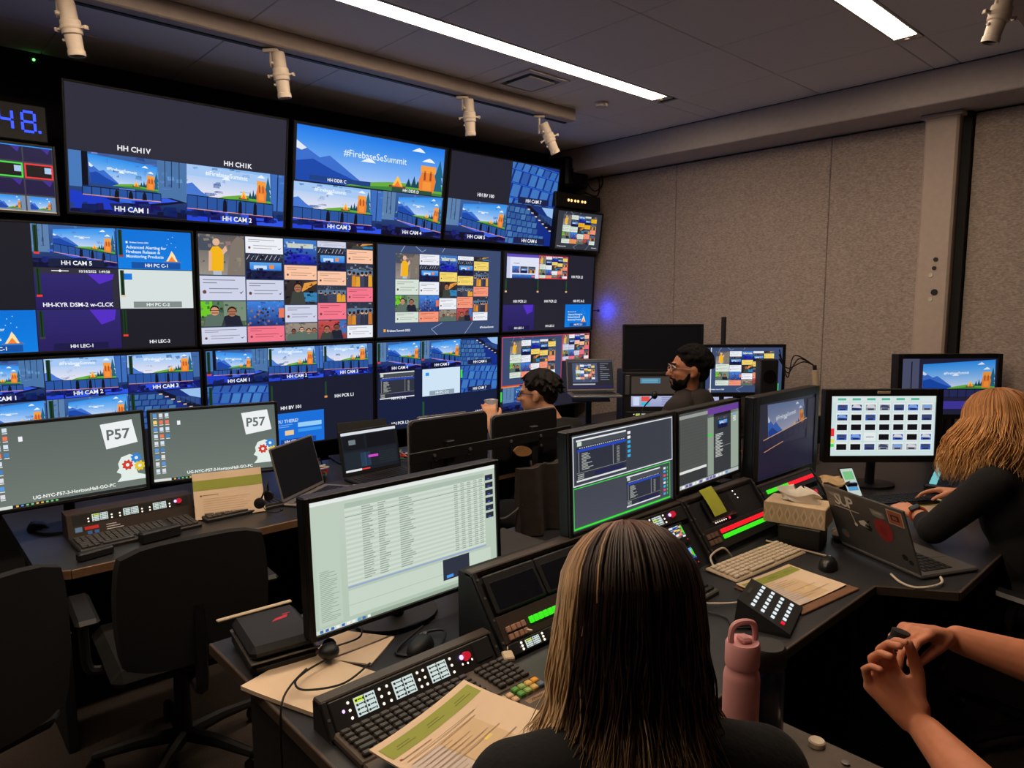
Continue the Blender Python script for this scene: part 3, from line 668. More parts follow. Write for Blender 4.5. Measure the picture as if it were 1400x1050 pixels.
for x in (.345, .675): p.rect(x, .47, x+.01, .62, (30, 70, 40), 3); p.rect(x-.004, .45, x+.014, .47, (230, 150, 90), 3)
g = grid(p, 3, 3, 1, 2); g.rect(0, 0, 1, 1, (24, 110, 216), 0); g.text('YOU THERE?', .05, .7, .1, (190, 214, 240), 2, 'l'); g.rect(.5, .52, .95, .66, (150, 205, 245), 2); g.rect(.5, .36, .95, .46, (60, 150, 235), 2); g.rect(.26, .3, .42, .45, (230, 200, 150), 2)
g.rect(.05, .62, .4, .64, (120, 170, 225), 2); g.rect(.05, .56, .34, .58, (120, 170, 225), 2); caption(g, 'HH CFM-B MORE', .06, .085, (18, 70, 150)); done(p)
p = wall_tv(2.45, 3.545, .765, .628, 4.05, T3, 'bottom row wall screen with stage views, file list and white cell'); p.rect(0, 0, 1, 1, (24, 32, 62), 0)
for i, k in ((0, 4), (1, 4)): g = grid(p, 3, 3, i, 0); stage(g, k); meter(g, .01); caption(g, 'HH CAM %d' % (4+i), .06, .1)
g = grid(p, 3, 3, 2, 0); seats(g, 6); caption(g, 'HH CAM 6', .06, .1, (26, 34, 76)); g = grid(p, 3, 3, 2, 1); seats(g, 7); caption(g, 'HH CAM 7', .06, .1, (26, 34, 76))
g = p.sub(.02, .36, .28, .66, L0=1); player(g); p.text('HH PC B-2', .16, .345, .03, WHITE, 6)
g = p.sub(.345, .34, .66, .66, L0=1); g.rect(0, 0, 1, 1, (206, 228, 245), 0); g.rect(.08, .75, .17, .87, (40, 150, 230), 1); caption(g, 'HH PC C-2', .06, .09, (140, 160, 176))
p.rect(.664, .52, .68, .62, (60, 220, 80), 4); p.rect(.345, .1, .36, .28, (30, 80, 50), 3)
p.text('HH PCR L2', .17, .05, .034, WHITE, 6); p.text('HH DEV', .85, .06, .034, WHITE, 6); done(p)
p = wall_tv(3.555, 4.615, .765, .628, 4.05, T3, 'bottom row wall screen with red framed post mosaic beside the open laptop'); p.rect(0, 0, 1, 1, (36, 36, 48), 0)
g = p.sub(.01, .35, .66, .99, L0=1); program(g, 'y', False); g.frame(0, 0, 1, 1, .012, (240, 60, 80), 14)
g = p.sub(.67, .62, .99, .99, L0=1); tweets(g, 'p'); g.frame(0, 0, 1, 1, .02, (240, 60, 80), 9)
g = p.sub(.03, .02, .6, .33, L0=1); stage(g, 4, False); p.rect(.005, .15, .02, .28, (60, 220, 80), 5); p.rect(.01, .33, .2, .345, (236, 140, 40), 5); p.text('HH PCR L2', .8, .3, .034, WHITE, 6); done(p)
# small monitors at both ends, the clock
t = thing('preview_monitor', 'small end monitor with tilted dark page and yellow post mosaic', 'monitor', (4.345, 3.955, 2.062))
fr, M, w_, h_ = panel(t, .56, .325, .014, .05, tilt=R(8)); p = Pic(w_, h_); program(p, 'd', True); p.build('screen', t, M); MB().bb((-.05, .05, .1), (.05, .36, .2)).build('wall_bracket', M_bk, t)
t = thing('indicator_box', 'black box with a row of six small orange lamps above end monitor', 'equipment box', (4.36, 3.955, 2.405))
MB().bb((-.27, 0, 0), (.28, .12, .12), .006).bb((-.05, .12, .03), (.05, .36, .09)).build('case', M_bk, t)
for i, x in enumerate((-.12, -.085, -.04, -.005, .045, .08)): MB().ell((x, -.002, .062), (.011, .006, .011), 10, 6).build('lamp', glow('lamp_orange', (255, 190, 120), 2.2), t)
t = thing('preview_monitor', 'small quad preview monitor with red and green framed cells under the clock', 'monitor', (.455, 4.0, 2.068))
fr, M, w_, h_ = panel(t, .50, .325, .012, .05); p = Pic(w_, h_); p.rect(0, 0, 1, 1, (60, 62, 70), 0)
for i in range(4):
    for j, k in enumerate(('n', 'r', 'd', 's')):
        g = p.sub(i/4+.006, 1-(j+1)/4+.012, (i+1)/4-.006, 1-j/4-.012, L0=1)
        if k == 'n' or k == 'd': g.rect(0, 0, 1, 1, (24, 18, 66), 0); g.poly([(.6, 1), (.95, 1), (.85, .6)], (60, 40, 150), 1)
        elif k == 'r': g.rect(0, 0, 1, 1, (16, 16, 20), 0); g.rect(.7, .4, 1, .8, (170, 200, 235), 1); g.frame(0, 0, 1, 1, .1, (235, 50, 60) if i % 2 else (70, 220, 70), 2)
        else: g.rect(0, 0, 1, 1, (120, 140, 170), 0); backdrop(g, [(.1, .1), (.86, .1), (.86, .98), (.1, .98)], False)
p.rect(0, .985, 1, 1, (40, 150, 240), 4); p.rect(0, 0, 1, .012, (220, 190, 150), 4); p.build('screen', t, M); MB().bb((-.05, .05, .1), (.05, .31, .2)).build('wall_bracket', M_bk, t)
t = thing('digital_clock', 'digital clock with glowing blue digits above the quad monitor', 'clock', (.46, 3.99, 2.40))
MB().bb((-.22, 0, 0), (.22, .05, .17), .006).bb((-.04, .05, .04), (.04, .32, .12)).build('case', M_bk, t)
SEG = {'4': 'fgbc', '8': 'abcdefg'}
def digit(ch, x, z, h, parent):
    w_ = h*.55; k = h*.06; b = MB(); P = {'a': ((0, h), (w_, h)), 'b': ((w_, h), (w_, h/2)), 'c': ((w_, h/2), (w_, 0)), 'd': ((0, 0), (w_, 0)), 'e': ((0, 0), (0, h/2)), 'f': ((0, h/2), (0, h)), 'g': ((0, h/2), (w_, h/2))}
    for s in SEG[ch]:
        (xa, za), (xb, zb) = P[s]; sh = .12*h
        b.bb((x+min(xa, xb)-(k if xa == xb else -k), -.003, z+min(za, zb)+(k if xa == xb else -k)), (x+max(xa, xb)+(k if xa == xb else -k), .001, z+max(za, zb)-(k if xa == xb else -k)))
    return b.build('digit', glow('led_blue', (40, 70, 255), 2.0), parent)
digit('4', .035, .045, .088, t); digit('8', .122, .045, .088, t); MB().box((.188, -.001, .048), (.011, .004, .011)).build('digit_dot', MATS['led_blue'], t)
# black loudspeaker with loose cables in the upper corner
t = thing('loudspeaker', 'black loudspeaker with cables in the upper corner beside the screens', 'speaker', (4.45, 4.14, 2.60))
MB().bb((-.14, -.1, 0), (.14, .14, .24), .02).bb((-.04, .14, .06), (.04, .24, .16)).build('cabinet', M_bk, t)
MB().lathe([(.085, 0), (.09, .012), (.07, .012), (.03, .002), (0, .006)], 20, Matrix.Translation((0, -.1, .1)) @ Matrix.Rotation(R(90), 4, 'X')).build('driver', M_lens, t)
MB().tube(bez([(.1, -.08, .24), (.2, -.14, .2), (.24, -.16, .05), (.16, -.14, -.02), (.1, -.1, .05)]), .006).tube(bez([(.12, -.1, .2), (.26, -.1, .1), (.22, -.12, -.05), (.1, -.08, -.03)]), .006).build('cable', M_bk, t)
# ------------------------------------------------------------------ shared builders for desk things
M_desk = mat('desk_laminate', (44, 44, 48), .38, vary=.12, scale=60); M_edge = mat('desk_edge', (120, 88, 64), .5, vary=.15); M_cab = mat('desk_cabinet', (22, 22, 26), .7, vary=.15)
M_key = mat('key_black', (26, 26, 28), .5, vary=.1); M_key2 = mat('key_dark_grey', (58, 55, 54), .45, vary=.1); M_keyb = mat('keyboard_black', (34, 31, 30), .5, vary=.1); M_alu = mat('aluminium', (168, 162, 158), .38, .75, vary=.06)
M_space = mat('space_grey', (112, 108, 106), .42, .55, vary=.05); M_wk = mat('key_white', (226, 208, 184), .5, vary=.03); M_ivory = mat('keyboard_white', (196, 176, 150), .5, vary=.03)
M_paper = mat('paper', (226, 200, 172), .85, vary=.04, scale=8); M_cable = mat('cable_black', (16, 16, 18), .5); M_cablew = mat('cable_white', (216, 200, 184), .45); M_rack = mat('rack_black', (28, 26, 27), .5, vary=.15, bump=.05)
M_brown = mat('panel_brown', (58, 46, 40), .5, vary=.12)
def on(o, parent): o.parent = parent; return o
def monitor(name, label, loc, rotz, w_, h_, bez, draw, group=None, tilt=R(-4), depth=.045, m=None, stand=True, bez_b=None, base_z=0, foot=(.24, .18), fdy=0):
    """loc: foot on the desk; base_z: height of the lower edge above the foot"""
    t = thing(name, label, 'monitor', loc, rotz, group)
    fr, M, pw, ph = panel(t, w_, h_, bez, depth, m, 0, base_z, tilt, bez_b)
    if draw is not None:
        p = Pic(pw, ph); draw(p); p.build('screen', t, M)
    else: 
        p = Pic(pw, ph); p.rect(0, 0, 1, 1, (5, 5, 7), 0); p.build('screen', t, M)
    if stand:
        y = depth+.06+fdy
        MB().bb((-.04, depth-.005, base_z+h_*.3), (.04, depth+.03, base_z+h_*.62), .006).tube([(0, depth+.02, base_z+h_*.42), (0, y-.01, base_z+h_*.15), (0, y, .01)], [.02, .02, .022], 10).build('stand_neck', m or M_bk, t)
        MB().prism([(foot[0]/2*math.cos(a)*1.0, y+foot[1]/2*math.sin(a)) for a in [2*math.pi*k/20 for k in range(20)]], 0, .012).build('stand_foot', m or M_bk, t)
    return t, fr
def laptop(label, loc, rotz, w_, d, ang, m, draw=None, keys=True, lid_pic=None, group=None, tilt=0, name='laptop'):
    """hinge line at y=0 in the local frame, keyboard towards -y, lid opened by ang from closed"""
    t = thing(name, label, 'laptop', loc, rotz, group); t.rotation_euler = (tilt, 0, rotz)
    base = MB().bb((-w_/2, -d, 0), (w_/2, .004, .014), .005).build('base', m, t)
    if keys:
        b = MB()
        for r in range(6):
            n = 13
            for i in range(n):
                x = -w_*.42+i*w_*.84/n; y = -.035-r*d*.085
                b.bb((x, y-d*.07, .0135), (x+w_*.84/n*.82, y, .0165))
        tag(b.build('keys', M_key, base), kind='stuff')
        MB().bb((-w_*.17, -d+.012, .0138), (w_*.17, -d*.66, .0146)).build('touchpad', m, base)
    a = math.pi-ang
    b = MB(); b.M = Matrix.Translation((0, 0, .016)) @ Matrix.Rotation(R(90)-a, 4, 'X')
    b.M = Matrix.Translation((0, .002, .017)) @ Matrix.Rotation(-(ang-R(90)), 4, 'X')
    b.bb((-w_/2, 0, 0), (w_/2, .007, d), .003)
    lid = b.build('lid', m, t)
    M = Matrix.Translation((0, .002, .017)) @ Matrix.Rotation(-(ang-R(90)), 4, 'X')
    p = Pic(w_-.016, d-.022); 
    if draw: p.rect(0, 0, 1, 1, (8, 8, 10), 0); draw(p.sub(.01, .015, .99, .985, L0=1))
    else: p.rect(0, 0, 1, 1, (4, 4, 5), 0)
    p.build('screen', t, M @ Matrix.Translation((-w_/2+.008, -.0006, .014)))
    if lid_pic:
        p = Pic(w_, d); lid_pic(p)
        o = p.build('stickers', t, M @ Matrix.Translation((w_/2, .0074, 0)) @ Matrix.Rotation(math.pi, 4, 'Z'), pm); o['kind'] = 'stuff'
    return t
KM = {}
def keyboard(label, loc, rotz, w_, d, cols, rows, mb, mk, group=None, single=False, tilt=.05, numpad=0, h=.018, name='keyboard'):
    t = thing(name, label, 'keyboard', loc, rotz, group); t.rotation_euler = (tilt, 0, rotz)
    MB().bb((-w_/2, -d/2, 0), (w_/2, d/2, h), .004).build('case', mb, t)
    kw = (w_-.02)/cols; kd = (d-.02)/rows; join = MB()
    for r in range(rows):
        c = 0
        while c < cols:
            n = 1
            if r == 0 and 3 <= c < 9 and cols > 10: n = 6
            elif r in (1, 2) and c == 0 and cols > 10: n = 2
            if numpad and c in (cols-numpad-1,): c += 1; continue
            x = -w_/2+.01+(c+n/2)*kw; y = -d/2+.01+(r+.5)*kd
            if single:
                k = (round(kw*n, 4), round(kd, 4), mk.name)
                if k not in KM:
                    V, F = chamfer_box((kw*n*.84, kd*.82, .009), .0025); KM[k] = MB().add(V, F).mesh('key', mk)
                inst('key', KM[k], t, (x, y, h+.004))
            else: join.bb((x-kw*n*.42, y-kd*.41, h-.001), (x+kw*n*.42, y+kd*.41, h+.006), .001)
            c += n
    if not single: tag(join.build('keys', mk, t), kind='stuff')
    return t
def mouse(label, loc, rotz, m, s=1.0):
    t = thing('mouse', label, 'mouse', loc, rotz); b = MB()
    V = []; F = []; nu, nv = 16, 8
    for j in range(nv+1):
        v = j/nv
        for i in range(nu):
            a = 2*math.pi*i/nu; rr = math.cos(v*math.pi/2)**.6 if v < 1 else 0
            V.append((.031*s*rr*math.cos(a), .055*s*rr*math.sin(a)-.004*v, .036*s*math.sin(v*math.pi/2)))
    for j in range(nv):
        for i in range(nu): F.append((j*nu+i, j*nu+(i+1) % nu, (j+1)*nu+(i+1) % nu, (j+1)*nu+i))
    b.add(V, F, True); b.build('body', m, t)
    MB().cyl((-.004, .032*s, .026*s), (.004, .032*s, .026*s), .009*s, n=12).build('wheel', M_space, t)
    MB().tube([(0, .02*s, .0355*s), (0, .036*s, .031*s), (0, .05*s, .018*s)], .0009, 5).build('button_split', M_cable, t)
    return t
def cable(label, pts, r=.0035, m=None, name='cable'):
    o = MB().tube(bez(pts, 8), r, 7).build(name, m or M_cable); tag(o, label, 'cable'); return o
def sheet(name, label, loc, rotz, w_, d, draw, tilt=0, n=6, curl=.012, cat='paper', thick=.004, group=None):
    """printed page lying on a desk: a slightly curled leaf with print on top"""
    t = thing(name, label, cat, loc, rotz, group); t.rotation_euler = (tilt, 0, rotz)
    V = []; F = []
    f = lambda x, y: curl*((x/(w_/2))**2)*.5 + curl*.5*max(0, y/(d/2))**2
    for s in (0, 1):
        for j in range(n+1):
            for i in range(n+1):
                x = -w_/2+w_*i/n; y = -d/2+d*j/n; V.append((x, y, f(x, y)+s*thick))
    N = (n+1)**2
    for s in (0, 1):
        for j in range(n):
            for i in range(n):
                a = s*N+j*(n+1)+i; F.append((a, a+1, a+n+2, a+n+1))
    ring = [i for i in range(n+1)]+[j*(n+1)+n for j in range(1, n+1)]+[n*(n+1)+i for i in range(n-1, -1, -1)]+[j*(n+1) for j in range(n-1, 0, -1)]
    for k in range(len(ring)): a, b = ring[k], ring[(k+1) % len(ring)]; F.append((a, b, N+b, N+a))
    MB().add(V, F).build('leaves', M_paper, t)
    if draw:
        p = Pic(w_, d); draw(p)
        # subdivide print onto the curled leaf
        vv = [(x, y, z) for x, y, z in p.v]
        me = bpy.data.meshes.new('print'); me.from_pydata([(x-w_/2, y-d/2, f(x-w_/2, y-d/2)+thick+.0004+z) for x, y, z in vv], [], p.f)
        at = me.color_attributes.new('Col', 'FLOAT_COLOR', 'POINT'); buf = []
        for c in p.c: buf += [*c, 1.0]
        at.data.foreach_set('color', buf); me.materials.append(pm)
        inst('print', me, t)
    return t
def strips(p, x0, y0, x1, y1, col, L=1, n=8):
    for i in range(n): p.rect(x0+(x1-x0)*i/n, y0, x0+(x1-x0)*(i+1)/n, y1, col, L)
OLIVE = (150, 158, 62)
def rundown(p, seed=0):
    r = random.Random(seed); strips(p, .03, .76, .97, .93, OLIVE, 1)
    for i in range(3): p.rect(.12+.3*i, .82, .3+.3*i, .83, (110, 118, 44), 2); p.rect(.14+.3*i, .85, .26+.3*i, .86, (110, 118, 44), 2)
    strips(p, .34, .05, .7, .62, (214, 184, 146), 1); strips(p, .05, .02, .33, .6, (206, 192, 184), 1)
    for i in range(12):
        y = .7-i*.052; p.rect(.07, y, .07+r.uniform(.2, .8), y+.009, (176, 150, 128), 2)
    p.rect(.05, .7, .07, .72, (160, 70, 50), 2); p.rect(.55, .3, .62, .34, (236, 214, 120), 2)

# ------------------------------------------------------------------ front desk
t = thing('front_desk', 'long dark desk under the screen wall, curving towards the fabric wall', 'desk', (0, 0, 0))
DP = [(.34, 2.84), (.36, 2.77), (.43, 2.72), (3.15, 2.72), (3.5, 2.58), (3.95, 2.02), (4.62, 2.02), (4.62, 3.66), (.34, 3.66)]
MB().prism(DP, .708, .74).build('worktop', M_desk, t)
b = MB()
for (xa, ya), (xb, yb) in zip(DP[1:5], DP[2:6]):
    d = Vector((xb-xa, yb-ya, 0)); l = d.length; nrm = Vector((d.y, -d.x, 0))/l
    b.box(((xa+xb)/2+nrm.x*.003, (ya+yb)/2+nrm.y*.003, .7245), (l, .007, .033), .002, (0, 0, math.atan2(d.y, d.x)))
b.build('edge_band', M_edge, t)
MB().bb((.42, 3.5, 0), (4.5, 3.53, .7)).build('modesty_panel', M_cab, t)
for x in (.40, 1.6, 2.75, 3.9): MB().bb((x, 2.86 if x < 3.5 else 2.3, 0), (x+.035, 3.6, .708), .003).build('side_panel', M_cab, t)
for x, l in ((1.63, 'a'), (2.3, 'b')):
    MB().bb((x+.03, 2.95, .06), (x+.4, 3.49, .68), .005).build('equipment_cabinet', M_cab, t)
# two desktop monitors
def desktop(p):
    p.rect(0, 0, 1, 1, (110, 120, 112), 0, top=(92, 102, 98)); p.rect(0, 0, .13, .035, (216, 222, 216), 1); p.rect(.13, 0, 1, .035, (34, 38, 40), 1)
    r = random.Random(4)
    for j in range(9):
        for i in range(3 if j < 4 else 2):
            x, y = .02+i*.045, .93-j*.1; p.rect(x, y, x+.028, y+.05, r.choice(((210, 226, 240), (90, 150, 220), (220, 220, 226), (236, 120, 90), (70, 130, 190), (240, 214, 120))), 2); p.rect(x, y-.02, x+.03, y-.01, (230, 234, 230), 2)
    p.rect(.2, .8, .225, .86, WHITE, 2)
    p.poly([(.715, .9), (.715+.22, .93), (.965, .62), (.745, .57)], (236, 240, 240), 2)
    p.text('P57', .835, .69, .13, (96, 104, 106), 3, bold=True)
    p.poly([(.8, .12), (1, .12), (1, .17), (.95, .2), (.94, .25), (.97, .32), (.96, .42), (.9, .47), (.84, .44), (.815, .36), (.82, .3), (.8, .25), (.83, .22), (.83, .18)], (226, 236, 230), 2)
    for x, y, c in ((.88, .33, (206, 60, 50)), (.945, .41, (50, 130, 210)), (.965, .3, (226, 196, 50))):
        pts = []
        for k in range(16):
            rr = .07 if k % 2 else .055
            for q in (0, 1):
                a = (k+q*.5)/16*2*math.pi; pts.append((x+rr*p.h/p.w*math.cos(a), y+rr*math.sin(a)))
        p.poly(pts, c, 4); p.disc(x, y, .022, (226, 236, 230), 5)
    p.text('UG-NYC-P57-3-HorizonHall-GO-PC', .52, .07, .042, (240, 244, 240), 3)
    for i in range(9): p.rect(.15+i*.03, .008, .165+i*.03, .028, r.choice(((90, 150, 220), (230, 180, 70), (120, 200, 120), (220, 220, 220))), 2)
monitor('desktop_monitor', 'grey green desktop screen nearest the desk end, showing P57 note', (.525, 3.15, .741), 0, .555, .335, .012, desktop, 'twin P57 desktop monitors', base_z=.13)
monitor('desktop_monitor', 'grey green desktop screen behind the leaning tan page, showing P57 note', (1.07, 3.10, .741), R(-14), .53, .32, .012, desktop, 'twin P57 desktop monitors', base_z=.14)
# intercom panel
def lcd(p, i=0, hot=(0,)):
    p.rect(0, 0, 1, 1, (206, 220, 216), 0)
    for r in range(4):
        for c in range(2):
            x, y = .06+c*.48, .78-r*.24
            if (r*2+c) in hot: p.rect(x-.04, y-.05, x+.44, y+.18, (206, 232, 40), 1)
            p.rect(x, y, x+.1, y+.12, (30, 36, 36), 2); p.rect(x+.12, y+.04, x+.32, y+.1, (40, 50, 50), 2); p.rect(x+.34, y, x+.4, y+.12, (30, 36, 36), 2)
    p.rect(.46, 0, .5, 1, (60, 70, 70), 2)
M_led = glow('led_white', (255, 236, 214), 1.6); M_ledg = glow('led_bright_green', (120, 255, 40), 2.5); M_ledr = glow('led_red', (255, 30, 60), 2.2); M_ledv = glow('led_violet', (200, 170, 255), 2)
def intercom(parent, M, w_, h_, lcds, hot, knob=None, nled=3):
    """strip of small LCD fields with lamps; M puts its lower left corner, x along, z up, facing -y"""
    b = MB(); b.M = M; b.bb((0, 0, 0), (w_, .03, h_), .003); o = b.build('intercom_panel', M_rack, parent)
    for n, (x, lw) in enumerate(lcds):
        p = Pic(lw, h_*.62); lcd(p, n, hot[n]); p.build('key_display', o, M @ Matrix.Translation((x, -.001, h_*.19)))
        for s in (-1, 1):
            b = MB(); b.M = M
            for k in range(nled): b.ell((x+lw/2+s*(lw/2+.013), -.001, h_*(.25+.25*k)), (.0032, .003, .0032), 8, 5)
            tag(b.build('lamps', M_led, o), kind='stuff')
    if knob:
        b = MB(); b.M = M; b.cyl((knob, 0, h_*.6), (knob, -.012, h_*.6), .011, .009, 16); b.build('volume_knob', glow('knob_red', (190, 16, 40), 1.0), o)
        b = MB(); b.M = M; b.ell((knob-.014, -.003, h_*.62), (.006, .004, .006), 8, 6); b.build('lamp', M_ledv, o)
    return o
t = thing('intercom_unit', 'brown intercom unit with small lit displays between monitor and keyboard', 'intercom', (.48, 3.03, .741), R(0))
MB().add([(0, 0, 0), (.46, 0, 0), (.46, .12, 0), (0, .12, 0), (0, .03, .1), (.46, .03, .1), (.46, .12, .1), (0, .12, .1)], [(0, 1, 2, 3), (4, 5, 6, 7), (0, 1, 5, 4), (1, 2, 6, 5), (2, 3, 7, 6), (3, 0, 4, 7)]).build('wedge_case', M_brown, t)
Mi = Matrix.Translation((.015, .0165, .056)) @ Matrix.Rotation(R(-16.7), 4, 'X')
intercom(t, Mi, .43, .045, ((.07, .055), (.18, .055), (.29, .05)), ((0,), (), ()), .39, 2)
p = Pic(.2, .036); p.rect(0, 0, 1, 1, (74, 58, 50), 0); p.rect(.02, .45, .14, .95, (110, 160, 220), 1); p.rect(.18, .55, .42, .9, (226, 50, 50), 1); p.rect(.22, .05, .3, .4, (60, 120, 210), 1); p.rect(.34, .05, .42, .4, (60, 120, 210), 1)
for i in range(3): p.rect(.55, .2+i*.25, .85-.06*i, .28+i*.25, (220, 220, 226), 1)
p.build('label_plate', t, Matrix.Translation((.02, .0055, .018)) @ Matrix.Rotation(R(-16.7), 4, 'X'), pm)
keyboard('black keyboard at the desk end in front of the intercom unit', (.70, 2.955, .741), R(3), .44, .15, 20, 6, M_keyb, M_key2, 'black desktop keyboards', numpad=4)
keyboard('black keyboard below the leaning tan page', (1.13, 3.00, .741), R(2), .36, .14, 17, 6, M_keyb, M_key2, 'black desktop keyboards')
mouse('black mouse at the far end of the front desk', (.42, 3.3, .741), .4, M_key)
o = MB().bb((-.075, -.02, 0), (.075, .02, .045), .006).build('card_reader', M_bk, None, (.75, 2.845, .741), (0, 0, R(8))); tag(o, 'low black box standing in front of the end keyboard', 'device')
o = MB().bb((-.06, -.016, 0), (.06, .016, .03), .005).build('card_reader', M_bk, None, (.52, 2.80, .741), (0, 0, R(12))); tag(o, 'small black device at the desk front edge near its end', 'device')
def greenpage(p):
    strips(p, .0, .62, 1, .84, OLIVE, 1); p.rect(.12, .5, .35, .515, (150, 120, 96), 1); p.disc(.1, .5, .02, (120, 60, 40), 1)
    for i in range(7): p.rect(.12, .42-i*.05, .8-.05*(i % 3), .427-i*.05, (186, 156, 124), 1)
sheet('leaning_page', 'tan printed page with green band leaning against the second monitor', (1.075, 3.0, .83), R(-14), .28, .2, greenpage, tilt=R(62), curl=.004)
def headset(label, loc, rotz, m, pad=None, tilt=(0, 0), boom=True):
    t = thing('headset', label, 'headset', loc, rotz); t.rotation_euler = (tilt[0], tilt[1], rotz)
    MB().tube([(.09*math.cos(a), .012*math.sin(a*2), .11*math.sin(a)) for a in [math.pi*k/16 for k in range(17)]], .006, 8).build('headband', m, t)
    for s in (-1, 1): MB().lathe([(.0, 0), (.03, 0), (.036, .008), (.034, .02), (.02, .026), (0, .026)], 18, Matrix.Translation((s*.078, 0, -.008)) @ Matrix.Rotation(s*R(90), 4, 'Y')).build('ear_cushion', pad or m, t)
    if boom:
        bo = MB().tube(bez([(-.07, -.01, -.02), (-.08, -.05, -.05), (-.05, -.1, -.06), (0, -.12, -.055)]), .003, 6).build('mic_boom', m, t)
        MB().ell((.004, -.12, -.055), (.014, .01, .01), 10, 8).build('mic_foam', m, bo)
    t.scale = (.68, .68, .68)
    return t
headset('black headset with thin boom lying before the leaning tan page', (1.20, 2.93, .798), R(50), M_bk, tilt=(R(12), 0))
# laptops along the front desk
laptop('open silver laptop with dark screen turned sideways on the front desk', (1.44, 3.03, .741), R(33), .36, .25, R(104), M_alu, None)
def edit(c):
    c.rect(0, 0, 1, 1, (22, 28, 36), 0); c.rect(0, .93, 1, 1, (214, 220, 226), 1)
    for x0, y0, x1, y1, k in ((.02, .55, .4, .9, (16, 20, 26)), (.44, .55, .98, .9, (12, 14, 22)), (.02, .08, .38, .5, (30, 38, 46)), (.4, .08, .98, .5, (26, 32, 40)), (.3, .1, .48, .45, (44, 70, 100))): c.rect(x0, y0, x1, y1, k, 1)
    c.rect(.12, .68, .24, .8, (110, 124, 130), 2); c.rect(.44, .3, .62, .36, (206, 70, 200), 3); c.rect(.02, .01, .3, .06, (220, 226, 230), 2); c.rect(.3, .02, .45, .05, (236, 60, 50), 2)
    for i in range(6): c.rect(.64, .12+i*.055, .96, .125+i*.055, (60, 70, 80), 2)
laptop('open black laptop showing a dark editing program behind the big monitor', (1.89, 3.16, .741), R(2), .36, .235, R(100), M_bk, edit)
laptop('thin black laptop with raised lid behind the editing laptop', (2.02, 3.46, .741), R(170), .3, .22, R(75), M_bk, None, keys=False)
def winlap(c): c.rect(0, 0, 1, 1, (60, 66, 74), 0); c.rect(0, .9, 1, 1, (220, 224, 228), 1); c.rect(.4, .5, .75, .85, (24, 26, 34), 1)
laptop('silver laptop half hidden behind the first display back', (2.53, 3.38, .741), R(-3), .36, .21, R(98), M_alu, winlap)
# cable clutter and red headphones
cols = [mat('cable_'+n, c, .5) for n, c in (('red', (190, 40, 50)), ('green', (60, 140, 70)), ('orange', (210, 120, 60)), ('blue', (50, 70, 150)), ('pale', (206, 200, 180)))]
r = random.Random(5)
for n, (cx_, cy_, lb) in enumerate(((1.60, 3.33, 'between the silver and the editing laptop'), (2.2, 3.25, 'right beside the editing laptop'))):
    for k in range(5):
        pts = [(cx_+r.uniform(-.1, .1), cy_+r.uniform(-.1, .1), .75+r.uniform(0, .06)) for _ in range(6)]
        cable(('red', 'green', 'orange', 'blue', 'pale')[k]+' cable tangled '+lb, pts, .004, cols[k])
headset('black headphones with red ear cushions standing between the laptops', (1.64, 3.28, .772), R(40), M_bk, cols[0], boom=False)
o = thing('adapter_box', 'small black adapter with lit green display among tangled cables', 'device', (1.56, 3.18, .741), R(10))
MB().bb((-.05, -.03, 0), (.05, .03, .05), .004).build('case', M_bk, o); p = Pic(.05, .03); p.rect(0, 0, 1, 1, (150, 190, 150), 0); lcd(p); p.build('display', o, Matrix.Translation((-.03, -.0305, .01)))
# small parts box lid and a wooden phone stand by the editing laptop
o = MB().bb((-.05, -.02, 0), (.05, .02, .012), .003).build('phone', M_ivory, None, (1.72, 2.98, .741), (0, 0, R(-30))); tag(o, 'pale phone lying at the corner of the editing laptop', 'phone')
# laptop on a stand at the far end
t = thing('laptop_stand', 'black metal stand carrying an open laptop beside the screen wall', 'stand', (3.63, 3.18, .741), R(-42))
MB().bb((-.09, -.05, 0), (.09, .09, .012), .003).build('foot_plate', M_bk, t); MB().bb((-.02, .02, .01), (.02, .05, .26), .004).build('post', M_bk, t)
MB().box((0, -.03, .262), (.26, .2, .008), .002, (R(16), 0, 0)).build('tray', M_bk, t)
def lapui(c):
    c.rect(0, 0, 1, 1, (24, 26, 38), 0); program(c.sub(.1, .22, .66, .9, L0=2), 'y', False); c.rect(0, .93, 1, 1, (60, 64, 74), 2)
    for i in range(9): c.rect(.72, .86-i*.07, .72+.2*random.random()+.04, .88-i*.07, (120, 130, 150), 2)
    c.rect(0, .0, 1, .1, (30, 26, 70), 2); c.rect(.1, .13, .6, .17, (180, 186, 196), 2)
laptop('dark laptop with lit program raised on a stand by the screen wall', (3.56, 3.10, 1.028), R(-38), .33, .225, R(108), M_space, lapui, tilt=0)
